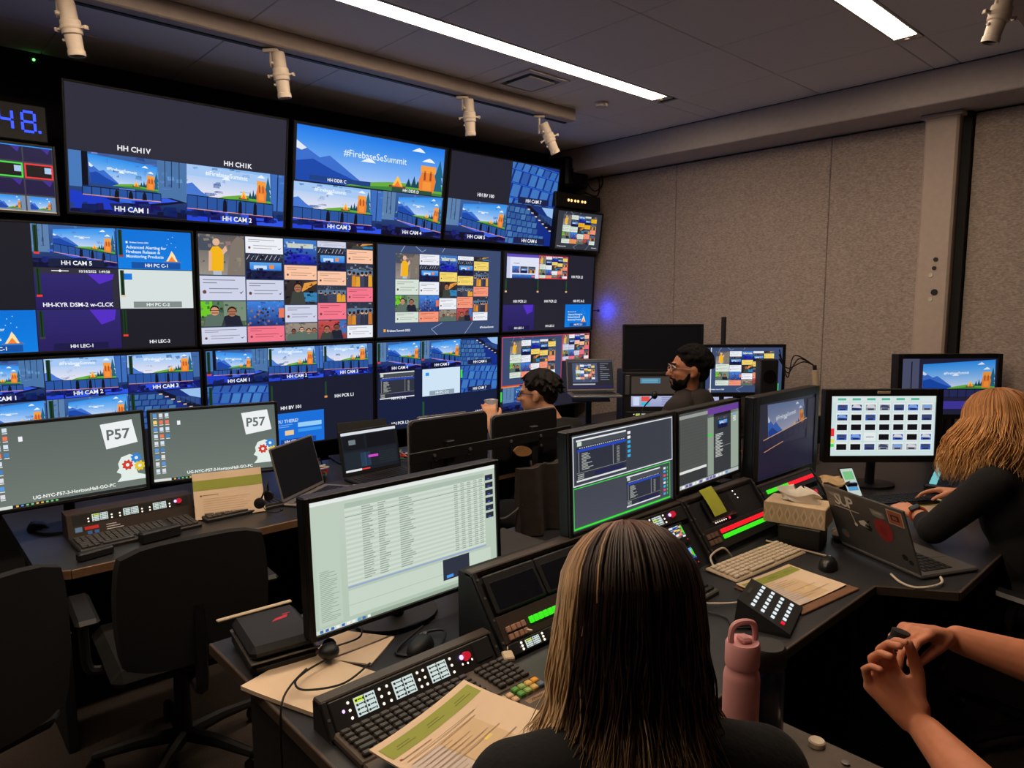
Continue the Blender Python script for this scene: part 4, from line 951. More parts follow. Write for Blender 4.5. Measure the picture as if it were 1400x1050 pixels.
# vision panel with cyan keys
t = thing('switcher_panel', 'low control panel with glowing cyan keys near the bearded person', 'control panel', (3.48, 2.86, .741), R(-14))
MB().add([(-.26, -.16, 0), (.26, -.16, 0), (.26, .16, 0), (-.26, .16, 0), (-.26, -.16, .03), (.26, -.16, .03), (.26, .16, .10), (-.26, .16, .10)], [(0, 1, 2, 3), (4, 5, 6, 7), (0, 1, 5, 4), (1, 2, 6, 5), (2, 3, 7, 6), (3, 0, 4, 7)]).build('case', M_bk, t)
kc = [glow('key_cyan', (70, 220, 255), 1.3), glow('key_teal', (40, 150, 190), .9), glow('key_warm', (255, 210, 150), 1.1), glow('key_blue', (120, 190, 255), 1.2)]
me = [MB().box((0, 0, 0), (.026, .02, .008), .002).mesh('panel_key', k) for k in kc]; r = random.Random(2)
for i in range(14):
    for j in range(6):
        if 4 <= i <= 5 or (i > 10 and j < 3): continue
        k = me[0 if i < 4 else (r.choice((0, 1, 3, 3)) if i < 10 else 2)]
        if i >= 10 and r.random() < .5: continue
        y = -.125+j*.045; inst('panel_key', k, t, (-.225+i*.033, y, .03+(y+.16)*.219+.003), (R(12.3), 0, 0))
# rack of small displays by the fabric wall, black monitor on top
t = thing('display_rack', 'black desktop rack with rows of small displays below the blank monitor', 'equipment rack', (4.19, 2.80, .741), R(-42.5))
MB().bb((-.42, 0, 0), (.42, .3, .41), .008).build('cabinet', M_bk, t)
def wave(p): p.rect(0, 0, 1, 1, (8, 10, 10), 0); [p.line((.3, .3), (.3+.25*math.cos(a), .5+.4*math.sin(a)), .03, (60, 200, 90), 1) for a in (0, .6, 1.2, 2, 3.1, 4)]; p.rect(.05, .05, .95, .1, (200, 210, 190), 1); p.rect(.6, .12, .9, .2, (120, 230, 120), 1)
def rackui(p): p.rect(0, 0, 1, 1, (150, 156, 200), 0, top=(176, 182, 216)); p.rect(.02, .1, .08, .9, (200, 214, 236), 1); p.rect(.1, .5, .18, .95, (230, 80, 70), 1); p.rect(.1, .1, .18, .4, (60, 180, 210), 1); [p.rect(.3, .2+i*.2, .7-.05*i, .26+i*.2, (110, 116, 160), 1) for i in range(4)]
def dimui(p): p.rect(0, 0, 1, 1, (64, 54, 48), 0); p.rect(.2, .6, .66, .9, (80, 130, 160), 1); [p.rect(.24, .66+i*.07, .6, .69+i*.07, (120, 180, 200), 2) for i in range(3)]
p = Pic(.31, .125); dimui(p); p.build('display', t, Matrix.Translation((-.36, -.002, .255)))
p = Pic(.24, .125); wave(p); p.build('scope_display', t, Matrix.Translation((-.03, -.002, .255)))
p = Pic(.72, .075); rackui(p); p.build('strip_display', t, Matrix.Translation((-.36, -.002, .165)))
intercom(t, Matrix.Translation((-.40, -.022, .06)), .8, .07, ((.07, .07), (.2, .07), (.33, .07), (.46, .07), (.6, .07)), ((0, 2), (), (1,), (), (0,)), None, 3)
MB().bb((-.405, -.012, .25), (-.375, 0, .39), .003).build('handle', M_space, t)
monitor('blank_monitor', 'switched off black monitor on top of the rack by the fabric wall', (4.12, 2.92, 1.152), R(-42.5), .57, .335, .014, None, base_z=.0, tilt=0, stand=False)
t = thing('gooseneck_mic', 'gooseneck microphone with round foam in front of the display rack', 'microphone', (3.34, 2.52, .741), 0)
MB().lathe([(0, 0), (.04, 0), (.04, .018), (.012, .022), (0, .022)], 18).build('foot', M_bk, t); MB().tube(bez([(0, 0, .02), (-.01, .01, .14), (.01, -.005, .26), (.05, -.05, .34)]), .004, 8).build('neck', M_bk, t); MB().ell((.058, -.058, .352), (.019, .019, .024), 14, 10).build('foam', M_cable, t)
def postmon(p): program(p, 'y'); p.rect(.06, 0, .07, 1, (230, 236, 240), 12); p.rect(.9, .02, .96, .2, (70, 220, 110), 12)
monitor('post_monitor', 'monitor with post mosaic behind the bearded person', (4.19, 2.33, .741), R(-42.5), .54, .345, .02, postmon, base_z=.28, tilt=0, bez_b=.03)
o = thing('mast', 'thin black mast rising behind the post mosaic monitor', 'mast', (4.27, 2.535, .741)); MB().bb((-.013, -.013, 0), (.013, .013, .80), .002).build('pole', M_bk, o); MB().bb((-.05, -.05, 0), (.05, .05, .015), .003).build('foot_plate', M_bk, o)
o = thing('tower_speaker', 'narrow black upright speaker in front of the post mosaic monitor', 'speaker', (4.13, 2.14, .741), R(-42)); MB().bb((-.055, -.05, 0), (.055, .05, .545), .006).build('cabinet', M_bk, o)
for z in (.16, .3, .44): MB().lathe([(0, 0), (.036, 0), (.04, .006), (.03, .006), (.012, .002), (0, .004)], 16, Matrix.Translation((0, -.05, z)) @ Matrix.Rotation(R(90), 4, 'X')).build('driver', M_lens, o)
o = thing('tube_lamp', 'white tubular lamp leaning by the fabric wall with black cables above', 'lamp', (4.42, 1.93, .741), R(-42))
MB().bb((-.05, -.04, 0), (.05, .04, .18), .006).build('base', M_bk, o); MB().cyl((0, 0, .18), (-.035, 0, .47), .022, .02, 14).build('tube', M_ivory, o); MB().cyl((-.035, 0, .47), (-.038, 0, .5), .012, n=10).build('tip', M_bk, o)
for k in range(3): MB().tube(bez([(-.03, 0, .49), (-.1-.03*k, .02, .52+.02*k), (-.2, .02, .48-.03*k), (-.26, .02, .54+.03*k)]), .004, 6).build('cable', M_cable, o)
# ------------------------------------------------------------------ the operators' console
t = thing('console_desk', 'black operators console with inclined equipment bays behind the keyboards', 'desk', (0, 0, 0))
CON = t
CP = [(.60, .80), (2.30, .80), (2.44, .60), (4.62, .60), (4.62, 1.66), (2.35, 1.66), (2.35, 2.02), (1.25, 2.02), (1.25, 1.86), (.60, 1.86)]
MB().prism(CP, .712, .74).build('worktop', M_desk, t)
b = MB(); pp = [CP[-1], CP[0], CP[1], CP[2], CP[3]]
for (xa, ya), (xb, yb) in zip(pp[:-1], pp[1:]):
    d = Vector((xb-xa, yb-ya, 0)); l = d.length; n = Vector((d.y, -d.x, 0))/l
    b.box(((xa+xb)/2+n.x*.004, (ya+yb)/2+n.y*.004, .727), (l, .009, .03), .002, (0, 0, math.atan2(d.y, d.x)))
b.build('edge_band', mat('edge_dark', (74, 60, 50), .5), t)
for x in (.605, 1.60, 2.56, 4.5): MB().bb((x, .95, 0), (x+.03, 1.62, .712), .003).build('side_panel', M_cab, t)
MB().bb((.64, 1.52, .05), (4.5, 1.55, .7)).build('modesty_panel', M_cab, t)
TH = math.asin(.595)
MF = Matrix.Translation((0, 1.25, .755)) @ Matrix.Rotation(-TH, 4, 'X')
def fb(name, x0, s0, x1, s1, y0, y1, m, parent, bev=.0015):
    b = MB(); b.M = MF; b.bb((x0, y0, s0), (x1, y1, s1), bev); return b.build(name, m, parent)
def bay(label, x0, x1, s1, dp=.055):
    t = thing('equipment_bay', label, 'equipment bay', (0, 0, 0), 0, 'inclined equipment bays of the console')
    yt, zt = 1.25+.595*s1, .755+.803*s1
    V = []
    for x in (x0, x1): V += [(x, 1.238, .7405), (x, 1.25+.004, .7465), (x, yt+.006, zt-.004), (x, yt+dp, zt-.004), (x, yt+dp, .7405)]
    MB().add(V, [(0, 1, 2, 3, 4), (9, 8, 7, 6, 5)]+[(i, (i+1) % 5, 5+(i+1) % 5, 5+i) for i in range(5)]).build('housing', M_cab, t)
    for x in (x0, x1-.012): fb('rack_rail', x, -.01, x+.012, s1, -.008, .002, M_rack, t)
    for x in (x0+.006, x1-.006):
        for s in [k for k in (.03, .09, .15, .2) if k < s1]:
            b = MB(); b.M = MF; b.cyl((x, -.008, s), (x, -.0105, s), .0035, n=8); b.build('rack_screw', M_space, t)
    MB().bb((x0, yt-.004, zt-.012), (x1, yt+min(.03, dp), zt+.004), .003).build('top_ledge', M_brown, t)
    return t
def btns(parent, xs, ss, w_, h_, m, name='button'):
    V, F = chamfer_box((w_, .008, h_), .0018); k = MB().add(V, F).mesh(name, m)
    for s in ss:
        for x in xs:
            o = inst(name, k, parent); o.matrix_local = MF @ Matrix.Translation((x, -.008, s))
def dots(parent, pts, r, m):
    for x, s in pts:
        b = MB(); b.M = MF; b.ell((x, -.005, s), (r, r*.8, r), 8, 6); b.build('lamp', m, parent)
G_BTN = glow('button_green', (60, 235, 30), 1.0); R_BTN = glow('button_red', (250, 20, 40), 1.0); D_BTN = mat('button_tan', (176, 134, 112), .5, vary=.05)
# bay A: intercom strip only
t = bay('low console bay with three lit intercom displays behind the programming keyboard', .625, 1.10, .068, .03)
intercom(t, MF @ Matrix.Translation((.64, -.006, .0)), .445, .064, ((.055, .052), (.152, .056), (.25, .052)), ((0,), (), ()), .36)
fb('blank_socket', 1.025, .012, 1.075, .062, -.009, 0, M_bk, t)
dots(t, [(.668, .035)], .004, M_ledv); dots(t, [(.985, .024), (1.0, .022), (1.015, .026)], .003, M_led)
# bay B: two dark touch panels, tan and green buttons, intercom
t = bay('console bay with two dark touch panels above a row of green buttons', 1.112, 1.59, .222)
fb('control_panel', 1.126, .022, 1.576, .096, -.006, .0, M_brown, t)
for x in (1.135, 1.325):
    o = fb('touch_panel', x, .1, x+.185, .205, -.012, .0, M_bk, t, .004); fb('panel_glass', x+.012, .108, x+.172, .182, -.0128, -.011, mat('dark_glass', (20, 22, 30), .15, coat=.5), o, .0005)
dots(t, [(1.277, .193), (1.412, .199)], .0042, M_ledg)
btns(t, [1.15+.0175*i for i in range(4)], (.036, .056), .0145, .016, D_BTN); btns(t, [1.234+.0178*i for i in range(12)], (.057,), .0138, .018, G_BTN)
intercom(t, MF @ Matrix.Translation((1.13, -.008, -.011)), .44, .033, ((.054, .05), (.17, .05), (.28, .05)), ((0,), (), ()), .4)
dots(t, [(1.165, .004)], .004, M_ledv)
# bay C: intercom over small video displays
t = bay('console bay with three small video displays below the split screen monitor', 1.60, 2.078, .222)
intercom(t, MF @ Matrix.Translation((1.615, -.006, .162)), .45, .05, ((.08, .05), (.17, .05), (.265, .05)), ((0, 3), (), (2,)), .375)
def tiny1(p): p.rect(0, 0, 1, 1, (60, 70, 110), 0); tweets(p, 'y'); p.rect(.86, .2, .94, .9, (60, 220, 60), 14)
def tiny2(p): p.rect(0, 0, 1, 1, (20, 40, 110), 0); stage(p, 4, False); p.rect(.84, .25, .93, .9, (60, 220, 60), 16)
for x, s, f in ((1.912, .108, tiny1), (1.906, .026, tiny2), (1.70, .108, tiny2), (1.70, .026, tiny1)):
    o = fb('video_display_frame', x-.012, s-.02, x+.105, s+.05, -.008, .0, M_bk, t); p = Pic(.09, .043); f(p); p.build('video_display', o, MF @ Matrix.Translation((x, -.0085, s)))
    dots(t, [(x+.01+.0135*k, s-.012) for k in range(6)], .0028, M_led); dots(t, [(x+.092, s-.011)], .0045, M_ledr)
dots(t, [(1.87, .128)], .0042, M_ledg)
# bay D: red and green button rows
t = bay('console bay with long red and green button rows beside the yellow note', 2.088, 2.566, .222)
fb('control_panel', 2.10, .02, 2.554, .1, -.006, 0, M_rack, t); fb('dark_display', 2.18, .118, 2.36, .205, -.006, 0, mat('dark_glass', (20, 22, 30), .15), t)
btns(t, [2.205+.0158*i for i in range(21)], (.0775,), .0118, .0155, R_BTN); btns(t, [2.205+.0158*i for i in range(21)], (.0565,), .0118, .0155, G_BTN); btns(t, [2.115+.025*i for i in range(3)], (.052, .075), .021, .018, mat('button_brown', (110, 84, 70), .5))
dots(t, [(2.2+.014*k, .112) for k in range(6)], .0026, M_led); dots(t, [(2.295, .112)], .004, M_ledr); dots(t, [(2.4, .2), (2.405, .185), (2.41, .17)], .0028, M_led)
# bay E: red and green level row
t = bay('console bay with one strip of green and red keys under the dim stage monitor', 2.576, 3.054, .18, .015)
fb('control_panel', 2.59, .12, 3.04, .175, -.006, 0, M_rack, t); btns(t, [2.62+.0165*i for i in range(11)], (.148,), .0122, .0165, G_BTN); btns(t, [2.62+.0165*i for i in range(11, 25)], (.148,), .0122, .0165, R_BTN)
intercom(t, MF @ Matrix.Translation((2.6, -.006, .05)), .43, .05, ((.08, .05), (.17, .05), (.265, .05)), ((), (1,), ()), .36); dots(t, [(2.63, .11)], .008, glow('led_cyan', (60, 230, 255), 2))


# ------------------------------------------------------------------ console monitors
def filelist(p):
    p.rect(0, 0, 1, 1, (178, 196, 178), 0, top=(190, 204, 190)); p.rect(0, .965, 1, 1, (226, 232, 228), 1); p.rect(0, 0, 1, .03, (150, 168, 150), 1); p.rect(0, .0, .2, .03, (206, 216, 206), 2)
    p.rect(.02, .05, .13, .9, (188, 204, 188), 1); p.rect(.16, .3, .93, .9, (206, 218, 206), 1); p.rect(.16, .28, .93, .295, (150, 168, 200), 2); p.rect(.16, .9, .93, .94, (170, 188, 172), 1)
    r = random.Random(9)
    for i in range(32):
        y = .885-i*.0182
        if i % 2: p.rect(.16, y-.003, .93, y+.0145, (192, 206, 192), 2)
        for x, wd in ((.24, .06), (.32, .06), (.43, .09)): p.rect(x, y, x+wd*r.uniform(.5, 1), y+.008, (148, 164, 150), 3)
        for x in (.74, .78, .82, .86, .895): p.rect(x, y, x+.022, y+.008, (150, 166, 152), 3)
    p.rect(.16, .832, .93, .835, (110, 126, 112), 3)
    for i in range(28): p.rect(.03, .46-i*.014, .03+r.uniform(.04, .09), .465-i*.014, (146, 162, 146), 3)
    p.rect(.16, .06, .96, .26, (198, 212, 198), 1); p.rect(.16, .145, .95, .148, (160, 176, 160), 2)
    p.rect(.66, .09, .82, .27, (48, 52, 66), 3); p.rect(.68, .105, .72, .13, (70, 150, 236), 4); p.rect(.77, .115, .81, .14, (70, 150, 236), 4)
    for i in range(6): y = .87-i*.068; p.rect(.935, y, .985, y+.048, (44, 46, 58), 3); p.rect(.95, y+.008, .965, y+.016, (70, 110, 210), 4)
    for i in range(10): p.rect(.02+i*.025, .004, .035+i*.025, .026, r.choice(((60, 110, 180), (236, 240, 236), (90, 160, 210))), 3)
monitor('list_monitor', 'large pale green file list monitor nearest the console end', (1.052, 1.55, .7405), R(0), .63, .365, .013, filelist, base_z=.068, tilt=R(-2), foot=(.26, .2))
def split(p):
    p.rect(0, 0, 1, 1, (60, 64, 74), 0); g = p.sub(.01, .47, .985, .985, L0=1); g.rect(0, 0, 1, 1, (58, 62, 72), 0); g.frame(0, 0, 1, 1, .022, (226, 232, 236), 9); player(g.sub(.035, .08, .5, .93, L0=2))
    for i in range(6): g.rect(.515, .82-i*.1, .545, .88-i*.1, (236, 236, 240) if i < 2 else (60, 170, 220), 4)
    g = p.sub(.01, .02, .985, .455, L0=1); g.rect(0, 0, 1, 1, (70, 74, 86), 0, top=(66, 70, 80)); g.frame(0, 0, .97, 1, .02, (50, 220, 60), 9); g.rect(0, .0, .97, .045, (50, 226, 50), 10); player(g.sub(.5, .12, .86, .93, L0=2))
    for i in range(8): g.rect(.9, .82-i*.1, .925, .88-i*.1, ((220, 230, 236), (60, 170, 220), (236, 70, 120), (60, 170, 220))[i % 4], 4); g.rect(.94, .82-i*.1, .95, .88-i*.1, (60, 200, 90), 4)
monitor('split_monitor', 'monitor split into two dark halves, lower one framed in bright green', (1.79, 1.395, .7405), R(2), .58, .325, .013, split, base_z=.196, tilt=R(-2), fdy=.075, foot=(.22, .13))
def darkui(p):
    p.rect(0, 0, 1, 1, (72, 78, 78), 0); p.rect(0, .05, .46, .96, (78, 82, 80), 1); 
    for i in range(14): p.rect(0, .3+i*.042, .46, .303+i*.042, (58, 62, 60), 2)
    p.rect(.0, .92, .46, .965, (150, 154, 150), 2); p.rect(0, .2, .44, .235, (220, 224, 220), 2); p.rect(.0, .06, .44, .2, (50, 54, 58), 2); p.rect(.46, .06, .56, .9, (140, 154, 140), 2); p.rect(.86, .06, 1, .9, (150, 164, 150), 2)
    p.rect(.56, .06, .86, .86, (52, 56, 60), 2); p.rect(.46, .9, 1, .985, (104, 62, 150), 2); p.rect(.46, .86, 1, .9, (30, 30, 36), 2); photo(p.sub(.63, .68, .8, .84, L0=3), 1); p.rect(.46, .6, .53, .64, (70, 200, 70), 3)
    r = random.Random(6)
    for i in range(16): p.rect(.59, .6-i*.021, .59+r.uniform(.05, .15), .61-i*.021, (200, 206, 200), 3)
    p.rect(.56, .42, .86, .424, (150, 156, 150), 3)
    for i in range(6): p.rect(.9, .84-i*.02, .95, .85-i*.02, (90, 160, 220) if i < 2 else (230, 234, 230), 3)
    p.rect(.0, .0, 1, .05, (180, 188, 186), 2); [p.rect(.05+i*.055, .008, .09+i*.055, .042, random.choice(((230, 234, 236), (110, 90, 170), (90, 150, 210), (236, 236, 236))), 3) for i in range(14)]
monitor('menu_monitor', 'dark menu monitor with a purple bar, next to the split screen', (2.342, 1.425, .7405), R(3), .485, .305, .012, darkui, base_z=.21, tilt=R(-2), fdy=.03, foot=(.22, .12))
n_ = thing('sticky_note', 'olive yellow sticky note hanging from the menu monitor edge', 'note', (2.25, 1.322, .868), R(3))
V = [(-.045+.09*i/4, -.004*math.sin(math.pi*j/5)+.068*j/5, .085*j/5) for j in range(6) for i in range(5)]; V += [(x, y+.0008, z) for x, y, z in V]
F = [(j*5+i, j*5+i+1, j*5+i+6, j*5+i+5) for j in range(5) for i in range(4)]; F += [tuple(k+30 for k in f) for f in F]
MB().add(V, F, True).build('sheet', mat('note_olive', (186, 190, 60), .8, vary=.04), n_)
def dimstage(p): p.rect(0, 0, 1, 1, (56, 52, 78), 0, top=(50, 48, 66)); backdrop(p, [(.18, .42), (.86, .62), (.78, .96), (.14, .98)], True, 1, pal=3); p.rect(.0, .0, 1, .4, (44, 40, 66), 8); p.line((.08, .52), (.85, .68), .012, (236, 190, 150), 9); p.line((.1, .36), (.42, .44), .012, (236, 170, 130), 9); p.poly([(.08, .52), (.85, .68), (.85, .55), (.1, .36)], (50, 46, 76), 8); [p.line((.1+.1*i, .52+.022*i), (.1+.1*i, .38+.02*i), .008, (20, 20, 34), 10) for i in range(8)]; p.rect(.86, .4, 1, .95, (54, 48, 66), 8)
monitor('stage_monitor', 'boxy black broadcast monitor with a dim violet stage picture', (2.90, 1.395, .7405), R(0), .58, .43, .035, lambda p: dimstage(p.sub(0, 0, 1, 1, dim=.55)), base_z=.09, tilt=0, depth=.05, bez_b=.075, fdy=.05, foot=(.22, .12))
o = bpy.data.objects['stage_monitor']
for k in range(6): MB().cyl((-.05+.02*k, -.004, .125), (-.05+.02*k, -.008, .125), .004, n=8).build('front_button', M_led if k == 1 else M_bk, o)
def thumbs(p):
    p.rect(0, 0, 1, 1, (202, 222, 222), 0); p.rect(0, .9, 1, 1, (214, 226, 226), 1); p.rect(0, .33, .035, .46, (236, 50, 50), 2); p.rect(0, .22, .035, .28, (226, 220, 60), 2); p.rect(0, .15, .035, .2, (60, 220, 70), 2)
    for i in range(6): p.rect(.06+i*.14, .93, .14+i*.14, .965, (80, 180, 150), 2)
    r = random.Random(12)
    for j in range(5):
        for i in range(7):
            g = p.sub(.05+i*.135, .745-j*.165, .165+i*.135, .885-j*.165, L0=2); g.rect(0, 0, 1, 1, (226, 232, 230), 0); k = r.random()
            if j == 0 or (j in (1, 3, 4) and k < .5): h = g.sub(.08, .1, .92, .8, L0=1); h.rect(0, 0, 1, 1, r.choice(((40, 60, 130), (150, 150, 160), (50, 90, 190))), 0); h.poly([(0, .5), (1, .4), (.8, .9), (.2, 1)], r.choice(((120, 160, 220), (206, 206, 210), (60, 70, 100))), 1); h.rect(.2, .1, .8, .35, (30, 40, 80), 1)
            elif j == 3 and i == 2: g.text('#FIREBASE', .5, .4, .14, (60, 80, 120), 2)
            else: g.rect(.08, .1, .92, .8, (16, 16, 22), 1)
monitor('thumbnail_monitor', 'black framed monitor with a bright grid of small pictures', (3.50, 1.215, .7405), R(-42.4), .56, .35, .032, thumbs, base_z=.14, tilt=R(-2))
MB().bb((-.04, -.006, .471), (.02, -.001, .483), .001).build('name_plate', M_ivory, bpy.data.objects['thumbnail_monitor'])
def stagemon(p): p.rect(0, 0, 1, 1, (34, 34, 60), 0); p.rect(0, .35, .18, 1, (78, 82, 110), 1); p.line((.1, .4), (.1, .95), .02, (20, 20, 30), 2); backdrop(p, [(.22, .45), (.98, .45), (.98, .98), (.22, .9)], True, 1); p.rect(.12, .32, 1, .45, (40, 44, 90), 10); [p.line((.14+.09*i, .3), (.14+.09*i, .46), .012, (14, 14, 24), 11) for i in range(10)]; p.line((.12, .46), (1, .45), .014, (14, 14, 24), 11); p.rect(.2, .1, 1, .24, (66, 56, 160), 10)
monitor('programme_monitor', 'monitor with the sunny stage hillside, behind the blonde hair', (4.34, 1.18, .7405), R(-42.4), .575, .36, .026, lambda p: stagemon(p.sub(0, 0, 1, 1, dim=.8)), base_z=.255, tilt=R(-2), depth=.07)

# ------------------------------------------------------------------ things lying on the console
# programming keyboard with coloured keys
t = keyboard('brown programming keyboard with coloured keys under the file list monitor', (.868, 1.19, .7405), 0, .475, .125, 19, 6, mat('keyboard_brown', (72, 58, 49), .5, vary=.08), mat('key_brown_black', (44, 38, 35), .4, vary=.08), single=True, numpad=4, tilt=.02)
c_ = MB().bb((-.2375, -.205, 0), (.2375, -.0626, .018), .004).build('lower_case', MATS['keyboard_brown'], t)
def keyset(x0, y0, nx, ny, pitch, colf, parent):
    for i in range(nx):
        for j in range(ny):
            m = colf(i, j)
            k = ('ks', m.name, pitch)
            if k not in KM: KM[k] = MB().box((0, 0, 0), (pitch*.84, pitch*.84, .012), .0025).mesh('key', m)
            inst('key', KM[k], parent, (x0+i*pitch, y0+j*pitch, .022))
kt = mat('key_tan', (206, 172, 136), .5); kg = mat('key_green', (84, 150, 60), .5); kl = mat('key_light_green', (150, 176, 96), .5); ky = mat('key_yellow', (214, 178, 96), .5); ko = mat('key_orange', (232, 158, 40), .5); kb_ = mat('key_slate', (88, 104, 126), .5)
keyset(.068, -.108, 4, 2, .0195, lambda i, j: kt, c_); keyset(.152, -.10, 4, 2, .0205, lambda i, j: ((kg, kg), (kl, kl), (ky, ky), (kb_, ko))[i][j], c_)
keyset(.09, -.15, 2, 1, .018, lambda i, j: (M_key, kg)[i], c_); keyset(.12, -.185, 6, 1, .017, lambda i, j: M_key, c_); keyset(.235-.11, -.165, 1, 1, .012, lambda i, j: glow('key_violet', (90, 80, 255), 1.0), c_)
p = Pic(.07, .016); p.rect(0, 0, 1, 1, (150, 118, 88), 0); p.text('XPression', .5, .25, .5, (70, 52, 40), 2); p.build('name_plate', c_, Matrix.Translation((.145, -.135, .0185)) @ Matrix.Rotation(R(-90), 4, 'X') , pm)
# papers and printed pages
sheet('rundown_booklet', 'open rundown booklet with olive band lying over the programming keyboard', (.81, 1.035, .775), R(14), .30, .23, lambda p: rundown(p, 1), curl=.014)
sheet('notebook', 'tan blank notebook under the small black earphone', (.70, 1.49, .7405), R(20), .2, .24, None, curl=.006, thick=.01)
sheet('loose_page', 'tan loose page beside the notebook below the file list monitor', (.865, 1.575, .7405), R(34), .15, .17, None, curl=.004)
o = thing('earphone', 'round black foam earphone with thin wire on the notebook', 'earphone', (.775, 1.535, .768), R(30))
MB().ell((0, 0, .012), (.026, .026, .02), 16, 10).build('foam_cushion', M_cable, o); MB().ell((.024, .014, .014), (.018, .018, .018), 14, 8).build('second_cushion', M_cable, o); MB().tube(bez([(.03, 0, .01), (.1, -.03, .006), (.16, 0, .01)]), .0025, 6).build('headband', M_cable, o)
cable('thin black wire looping over the notebook and console edge', [(.76, 1.52, .77), (.70, 1.50, .772), (.655, 1.47, .772), (.66, 1.43, .768), (.74, 1.40, .765), (.83, 1.43, .77)], .0026)
cable('thin black wire hanging over the console end', [(.70, 1.505, .774), (.64, 1.46, .775), (.60, 1.42, .765), (.585, 1.40, .70), (.582, 1.39, .58)], .0026)
t = thing('zip_case', 'black zip case with red print at the console end', 'case', (.705, 1.70, .7405), R(-8))
MB().bb((-.085, -.11, 0), (.085, .11, .036), .012).build('lower_shell', M_cable, t); MB().bb((-.085, -.11, .039), (.085, .11, .075), .014).build('upper_shell', M_bk, t); MB().bb((-.086, -.111, .035), (.086, .111, .04), .001).build('zip', M_space, t)
p = Pic(.06, .05); p.poly([(.0, .3), (.7, .5), (.8, .8), (.2, .6)], (190, 40, 60), 0); p.poly([(.6, .85), (.95, .95), (.95, 1), (.6, .95)], (190, 40, 60), 0); p.build('red_print', t, Matrix.Translation((.0, .0, .0755)) @ Matrix.Rotation(R(-90), 4, 'X'), pm)
o = MB().bb((-.1, -.007, 0), (.1, .007, .006), .002).build('ruler', M_ivory, None, (.70, 1.805, .816), (0, 0, R(-4))); tag(o, 'pale ruler lying along the back of the zip case', 'ruler')
cable('black cable coiled under the file list monitor', [(.95, 1.42, .745), (1.02, 1.5, .75), (1.08, 1.46, .76), (1.0, 1.4, .75), (.93, 1.47, .745), (1.05, 1.52, .76)], .004)
mouse('black mouse under the file list monitor', (.99, 1.445, .7405), R(-60), M_bk)
o = thing('cable_clip', 'pale cable plug above the programming keyboard corner', 'cable', (1.108, 1.232, .7405), R(-30)); MB().bb((-.014, -.02, .018), (.014, .02, .03), .003).build('plug', M_ivory, o); MB().tube(bez([(0, .02, .024), (.02, .06, .04), (.05, .08, .05), (.08, .07, .05)]), .003, 6).build('cord', M_cablew, o)
# right-hand position
keyboard('slim white keyboard in front of the red and green button rows', (2.215, 1.155, .7405), R(-4), .43, .125, 15, 6, M_ivory, M_wk, single=True, tilt=.06, h=.010)
keyboard('black keyboard with silver edge beside the dark blonde head', (1.655, 1.165, .7405), R(2), .45, .14, 20, 6, M_space, M_key, single=True, numpad=4, tilt=.05)
t = thing('clip_folder', 'brown folder lying under the printed rundown page', 'folder', (2.09, .955, .7405), R(-7)); MB().bb((-.155, -.12, 0), (.155, .12, .006), .002).build('board', mat('folder_brown', (122, 84, 58), .7), t)
sheet('rundown_page', 'printed rundown page with olive strip beside the black mouse', (2.085, .97, .748), R(-7), .285, .205, lambda p: rundown(p, 3), curl=.006, thick=.002)
mouse('black mouse between the rundown page and the stickered laptop', (2.345, .965, .7405), R(-75), mat('mouse_black', (24, 23, 24), .3))
cable('white cord curving behind the slim white keyboard', [(2.02, 1.2, .75), (2.06, 1.245, .775), (2.13, 1.24, .79), (2.18, 1.235, .75)], .0035, M_cablew)
cable('white cord running from the black keyboard to the key pad', [(1.76, 1.09, .75), (1.82, 1.04, .748), (1.88, 1.0, .748), (1.86, .97, .75)], .0035, M_cablew)
cable('black cord curling beside the lit key pad', [(1.72, 1.09, .745), (1.74, 1.0, .745), (1.70, .95, .745), (1.74, .91, .745)], .003)
o = MB().tube([(2.43, 1.235, .746), (2.435, 1.01, .746)], .004, 6).build('pencil', M_ivory); tag(o, 'pale pencil lying beside the tissue box riser', 'pencil')
t = thing('key_pad', 'tilted key pad with rows of lit white keys beside the pink bottle', 'key pad', (1.835, .915, .7405), R(16))
MB().add([(-.1, -.075, 0), (.1, -.075, 0), (.1, .075, 0), (-.1, .075, 0), (-.1, -.075, .012), (.1, -.075, .012), (.085, .07, .075), (-.085, .07, .075)], [(0, 1, 2, 3), (4, 5, 6, 7), (0, 1, 5, 4), (1, 2, 6, 5), (2, 3, 7, 6), (3, 0, 4, 7)]).build('case', M_bk, t)
kp = MB().box((0, 0, 0), (.0105, .0105, .004), .001).mesh('lit_key', glow('key_lit', (226, 236, 240), 1.0)); kr = MB().box((0, 0, 0), (.0105, .0105, .004), .001).mesh('lit_key', R_BTN); a = math.atan2(.063, .145)
for i in range(6):
    for j in range(4): y = -.05+j*.027; inst('lit_key', kr if (i, j) == (0, 0) else kp, t, (-.068+i*.027, y, .0125+(y+.075)*math.tan(a)+.002), (a, 0, 0))
p = Pic(.04, .008); p.rect(0, 0, 1, 1, (60, 56, 52), 0); p.build('name_plate', t, Matrix.Translation((-.02, .052, .0705)) @ Matrix.Rotation(a-R(90), 4, 'X'), pm)
